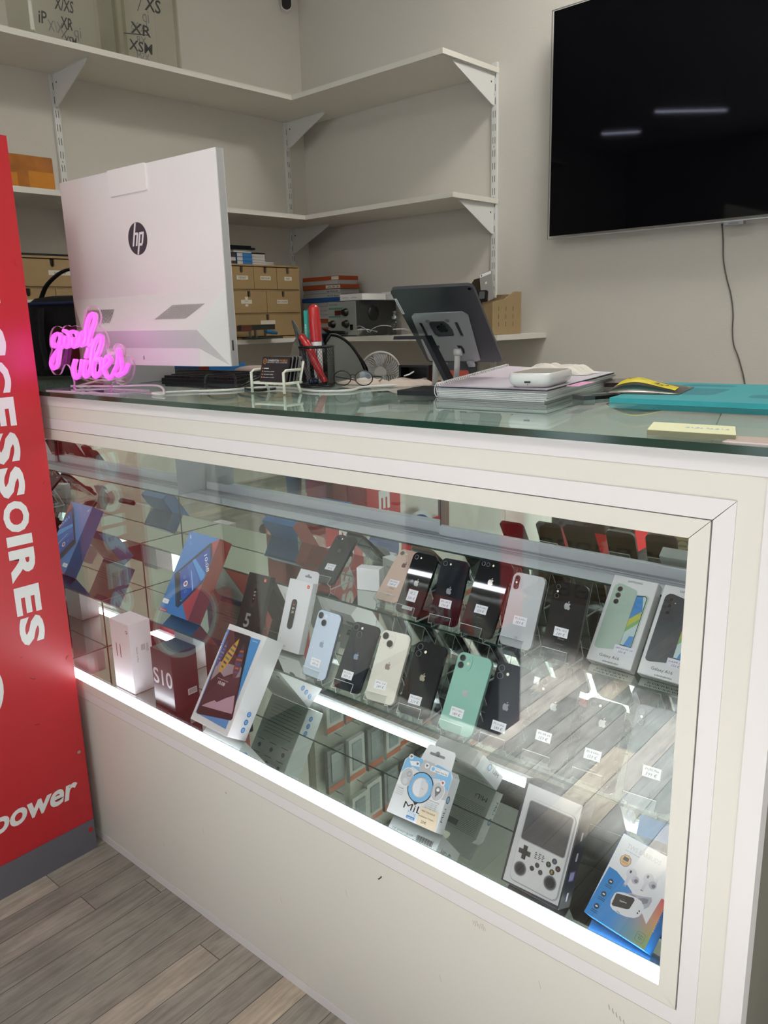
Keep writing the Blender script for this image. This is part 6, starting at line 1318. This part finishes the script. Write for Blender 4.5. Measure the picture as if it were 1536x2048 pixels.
# ------------------------------------------------------------------ red accessory stand in front of the counter
REDL = M('stand_red_laminate', 'b3242c', .32, var=.02, bscale=3); GRB = M('stand_plinth_grey', '5f5e66', .5); LET = M('letter_white', 'd8d8d6', .45)
t = thing('accessory_stand', 'tall red display stand lettered ACCESSOIRES with a grey plinth, at the left edge', 'display stand', (-1.9010, .917, 0))
SY = -.47
b = MB(); b.box(-.42, 0, -.190, 0, .092, 1.845, REDL).box(-.42, 0, SY, -.190, .092, .618, REDL).build('stand_body', t)
MB().box(-.42, -.03, SY, -.1905, .6185, 1.845, M('stand_white_board', 'd6d3cb', .45)).build('white_side_board', t)
b = MB(); b.box(-.42, .0002, SY, .0002, 0, .0915, GRB).build('plinth', t)
F = right(.0003, 0)
b = MB()
for ch, z0, z1 in (('S', .646, .720), ('E', .727, .800), ('R', .813, .895), ('I', .905, .930), ('O', .938, 1.016), ('S', 1.024, 1.099), ('S', 1.107, 1.182), ('E', 1.195, 1.264), ('C', 1.274, 1.350), ('C', 1.360, 1.436), ('A', 1.444, 1.526)):
    # letters lie on their side: tops towards the counter
    vs, fs = text_mesh(ch, 3, .045); xs = [v[0] for v in vs]; ys = [v[1] for v in vs]; x0, x1, y0, y1 = min(xs), max(xs), min(ys), max(ys)
    b.add([(-.127+(v[1]-y0)/(y1-y0)*.063, z1-(v[0]-x0)/(x1-x0)*(z1-z0), .0004) for v in vs], fs, LET, F)
o_ = b.build('lettering', t)
MB().text('power', -.262, .184, .062, LET, F, .0004, w=.222, shear=.22, res=4, bold=.03).build('brand_lettering', t)
b = MB(); vs, fs = ring(-.297, .566, .098, .113, 40); b.add([(p, q, .0004) for p, q in vs], fs, LET, F); b.flat(circ(-.297, .566, .0985, 40), .0003, M('stand_blue_grey', '4a5a86', .4), F); b.build('round_emblem', t)
b = MB()
for z_ in (.064, .577, 1.045, 1.57): b.prism(circ(-.0125, z_, .0065, 16), .0004, .0012, M('screw_cap_red', 'b01d22', .4) if z_ < .3 else REDL, F)
b.prism(circ(-.017, .305, .0048, 12), .0004, .0010, M('screw_chrome', 'a9a29a', .3, metal=.6), F); b.build('screw_cap', t)
for pts in ([(-.135, .620), (-.128, .622)], [(-.118, .560), (-.110, .554), (-.104, .553)], [(-.122, .430), (-.110, .4295)]):
    b = MB()
    for p, q in zip(pts, pts[1:]): b.flat([(p[0], p[1]-.0007), (q[0], q[1]-.0007), (q[0], q[1]+.0007), (p[0], p[1]+.0007)], .0006, INK, F)
    b.build('scuff_mark', t)

# ------------------------------------------------------------------ the shop side, seen in the mirrors and panes
WCAB = M('cabinet_white', 'd9d6cc', .45)
def cabinet(x0, x1, y0, y1, h, label, face='x', mat=WCAB, nd=2, hmat=STEEL):
    t = thing('base_cabinet', label, 'cabinet', (x0, y0, 0)); w, d = x1-x0, y1-y0
    MB().box(0, w-.02 if face == 'x' else w, 0, d, .08, h, mat).box(.01, w-.05, .01, d-.01, 0, .08, GRB).build('cabinet_body', t)
    for k in range(nd):
        if face == 'x': a0, a1 = d*k/nd+.002, d*(k+1)/nd-.002; D_ = MB().box(w-.0195, w, a0, a1, .085, h-.002, mat).build('cabinet_door', t); MB().tube([(w, a0+.06, h-.14), (w+.025, a0+.06, h-.14), (w+.025, a0+.20, h-.14), (w, a0+.20, h-.14)], .006, hmat, 8).build('door_handle', D_)
        else: a0, a1 = w*k/nd+.002, w*(k+1)/nd-.002; D_ = MB().box(a0, a1, d+.0005, d+.0195, .085, h-.002, mat).build('cabinet_door', t); MB().tube([(a0+.04, d+.02, h-.10), (a0+.04, d+.045, h-.10), (a0+.04, d+.045, h-.22), (a0+.04, d+.02, h-.22)], .006, M('handle_yellowish', 'c9c39a', .4), 8).build('door_handle', D_)
    return t
cabinet(-2.40, -1.955, -.60, .30, .86, 'white base cabinet with bar handles directly beyond the red stand')
cabinet(-2.40, -1.955, -1.60, -.605, .86, 'white base cabinet with bar handles, farther from the red stand')
cabinet(-.80, .45, -1.75, -1.30, .95, 'blue-grey shop cabinet with pale handles facing the counter', 'y', M('cabinet_bluegrey', '7d8894', .5), 4)
t = thing('peg_panel', 'white wall panel with hooks carrying packed phone accessories', 'panel', (-2.06, -1.55, .90))
MB().box(-.03, 0, 0, 1.84, 0, 1.2, WCAB).build('panel_board', t)
PK = [M('pack_dark', '2a2b2f', .35), M('pack_white', 'c9c9c6', .35), M('pack_grey', '7b7d80', .35)]; OB = M('pack_orange', 'c2613a', .4)
rr = random.Random(4)
for r_ in range(4):
    for c in range(16):
        y_ = -1.46+c*.112; z_ = 1.0+r_*.26
        p = thing('accessory_pack', 'small hanging blister pack with an orange header on the white peg panel', 'accessory pack', (-2.058, y_, z_), group='hanging accessory packs on the peg panel')
        x_ = .02+.03*rr.random()
        b = MB(); b.box(x_, x_+.018, -.046, .046, -.04, .15, PK[rr.randrange(3)]).box(x_+.0182, x_+.0190, -.046, .046, .118, .142, OB).box(x_+.0182, x_+.022, -.028, .028, -.02, .10, M('pack_window', '9aa0a3', .15)); b.build('pack', p)
        MB().tube([(0, 0, .155), (x_+.05, 0, .158)], .0018, STEEL, 6).build('hook', p)
for x_, y_, l_ in ((-2.35, -3.2, 'red poster panel standing in the front left corner of the shop'),):
    t = thing('poster_panel', l_, 'poster', (x_, y_, 0)); MB().box(0, .9, 0, .03, .1, 1.9, REDL).build('poster_board', t); MB().box(.1, .8, .0301, .0305, .3, .6, LET).build('white_band', t)
t = thing('carton_stack', 'long brown cardboard box printed with round stamps on the shop floor', 'box', (-1.75, -1.75, 0), R(-6)); t.name = 'cardboard_box'
CBD = M('cardboard', '9a7f5c', .8, var=.05, bscale=20); MB().box(-.28, .46, -.22, .18, 0, .38, CBD).build('box_body', t)
b = MB(); F = frame((0, .1803, 0), (-1, 0, 0), (0, 0, 1))
for i in range(7):
    for k in range(3):
        cx_, cz_ = -.41+.1*i, .07+.11*k; b.flat(rrect(cx_-.036, cx_+.036, cz_-.036, cz_+.036, .003), 0, M('stamp_brown', '5a4a36', .8), F).flat(circ(cx_, cz_, .031, 18), .0003, CBD, F).flat([(cx_-.024, cz_-.006), (cx_+.024, cz_-.006), (cx_+.024, cz_+.006), (cx_-.024, cz_+.006)], .0006, M('stamp_brown', '5a4a36', .8), F)
b.build('stamp_print', t)
# photographer
def person():
    t = thing('person', 'person in dark blue jeans and a dark jacket facing the counter', 'person', (-.12, -.78, 0), R(18))
    bm = bmesh.new()
    sk = {'pelvis': (0, 0, .95, .125, .10), 'waist': (0, .01, 1.10, .125, .10), 'chest': (0, .0, 1.32, .15, .115), 'neck0': (0, -.01, 1.48, .075, .07), 'neck': (0, 0, 1.54, .052, .052), 'jaw': (0, .03, 1.60, .062, .07), 'head': (0, .015, 1.69, .078, .092), 'crown': (0, .0, 1.76, .05, .06)}
    for s, g in ((-1, 'l'), (1, 'r')):
        sk.update({g+'hip': (s*.10, 0, .90, .092, .095), g+'knee': (s*.115, .02, .50, .062, .066), g+'calf': (s*.12, -.005, .34, .058, .062), g+'ankle': (s*.125, -.01, .10, .042, .045), g+'heel': (s*.128, -.03, .045, .04, .04), g+'toe': (s*.14, .13, .035, .042, .03),
                   g+'sh': (s*.185, -.005, 1.43, .062, .06), g+'elb': (s*.225, .06, 1.16, .045, .045), g+'wr': (s*.10, .27, 1.25, .028, .026), g+'palm': (s*.075, .33, 1.28, .030, .018)})
    E_ = [('pelvis', 'waist'), ('waist', 'chest'), ('chest', 'neck0'), ('neck0', 'neck'), ('neck', 'jaw'), ('jaw', 'head'), ('head', 'crown')]
    for g in 'lr': E_ += [('pelvis', g+'hip'), (g+'hip', g+'knee'), (g+'knee', g+'calf'), (g+'calf', g+'ankle'), (g+'ankle', g+'heel'), (g+'heel', g+'toe'), ('neck0', g+'sh'), (g+'sh', g+'elb'), (g+'elb', g+'wr'), (g+'wr', g+'palm')]
    for s, g in ((-1, 'l'), (1, 'r')):
        for k in range(4):
            a = g+'f%d' % k; sk[a] = (s*(.050+.018*k), .36, 1.292-.004*k, .010, .010); sk[a+'b'] = (s*(.046+.016*k), .395-.004*abs(k-1.5), 1.305-.006*k, .009, .009); sk[a+'c'] = (s*(.040+.014*k), .405, 1.328-.006*k, .008, .008); E_ += [(g+'palm', a), (a, a+'b'), (a+'b', a+'c')]
        a = g+'th'; sk[a] = (s*.045, .315, 1.305, .012, .011); sk[a+'b'] = (s*.025, .345, 1.325, .010, .010); E_ += [(g+'palm', a), (a, a+'b')]
    names = list(sk); me = bpy.data.meshes.new('body'); me.from_pydata([sk[n][:3] for n in names], [(names.index(a), names.index(b_)) for a, b_ in E_], [])
    o = bpy.data.objects.new('body', me); COL.objects.link(o); o.parent = t
    md = o.modifiers.new('skin', 'SKIN'); md.use_smooth_shade = True
    for i, n in enumerate(names):
        sv = me.skin_vertices[0].data[i] if me.skin_vertices else None
        if sv: sv.radius = sk[n][3:5]; sv.use_root = (n == 'pelvis')
    sb = o.modifiers.new('sub', 'SUBSURF'); sb.levels = 1; sb.render_levels = 2
    return t, o, names, sk
pt, pb, pn, psk = person()
def bodymat():
    m_ = bpy.data.materials.new('skin_and_clothes'); m_.use_nodes = True; nt = m_.node_tree; bs = nt.nodes['Principled BSDF']
    tc = nt.nodes.new('ShaderNodeTexCoord'); sp = nt.nodes.new('ShaderNodeSeparateXYZ'); nt.links.new(tc.outputs['Object'], sp.inputs[0])
    rp = nt.nodes.new('ShaderNodeValToRGB'); mr = nt.nodes.new('ShaderNodeMapRange'); mr.inputs[2].default_value = 1.9; nt.links.new(sp.outputs['Z'], mr.inputs[0]); nt.links.new(mr.outputs[0], rp.inputs[0])
    rp.color_ramp.interpolation = 'CONSTANT'; e = rp.color_ramp.elements
    e[0].color = lin('1a1a1c'); e[1].position = .8; e[1].color = lin('b98d74')
    for p, c in ((.085/1.9, '26344c'), (.96/1.9, '1c1d22')): k = e.new(p); k.color = lin(c)
    n = nt.nodes.new('ShaderNodeTexNoise'); n.inputs['Scale'].default_value = 14; n.inputs['Detail'].default_value = 5; nt.links.new(tc.outputs['Object'], n.inputs['Vector'])
    r2 = nt.nodes.new('ShaderNodeMapRange'); r2.inputs[1].default_value = .35; r2.inputs[2].default_value = .65; r2.inputs[3].default_value = .6; r2.inputs[4].default_value = 1.7; nt.links.new(n.outputs['Fac'], r2.inputs[0])
    vm = nt.nodes.new('ShaderNodeVectorMath'); vm.operation = 'SCALE'; nt.links.new(rp.outputs[0], vm.inputs[0]); nt.links.new(r2.outputs[0], vm.inputs['Scale']); nt.links.new(vm.outputs[0], bs.inputs['Base Color']); bs.inputs['Roughness'].default_value = .8
    return m_
pb.data.materials.append(bodymat())
HR = M('hair_dark', '1d1613', .7, bump=.4, bscale=120)
MB().ellipsoid((0, -.012, 1.722), (.083, .098, .080), HR, 20, 12).build('hair', pt)
for s in (-1, 1): MB().ellipsoid((s*.030, .098, 1.690), (.012, .006, .007), WHITE, 10, 6).ellipsoid((s*.030, .103, 1.690), (.005, .003, .005), INK, 8, 6).build('eye', pt); MB().ellipsoid((s*.080, .010, 1.675), (.010, .018, .028), M('skin_tone', 'b98d74', .6), 10, 8).build('ear', pt)
MB().ellipsoid((0, .112, 1.665), (.012, .016, .020), M('skin_tone', 'b98d74', .6), 10, 8).build('nose', pt)
MB().ellipsoid((0, .100, 1.628), (.024, .006, .006), M('lip_tone', '8f5a50', .6), 10, 6).build('mouth', pt)

t = thing('floor_display', 'second shop display, dark below and red above, standing in front of the counter', 'display stand', (-1.75, -.37, 0))
MB().box(0, .40, 0, .14, 0, 1.5, M('display_dark', '17181b', .5)).build('display_body', t)
MB().box(0, .29, .1402, .143, .36, .465, REDL).build('red_front', t); MB().box(.4002, .403, .0, .14, .40, 1.5, REDL).build('red_side', t)
MB().text('UG', 0, 0, .05, LET, frame((.20, .1434, .375), (-1, 0, 0), (0, 0, 1)), .0002, bold=.02).build('lettering', t)
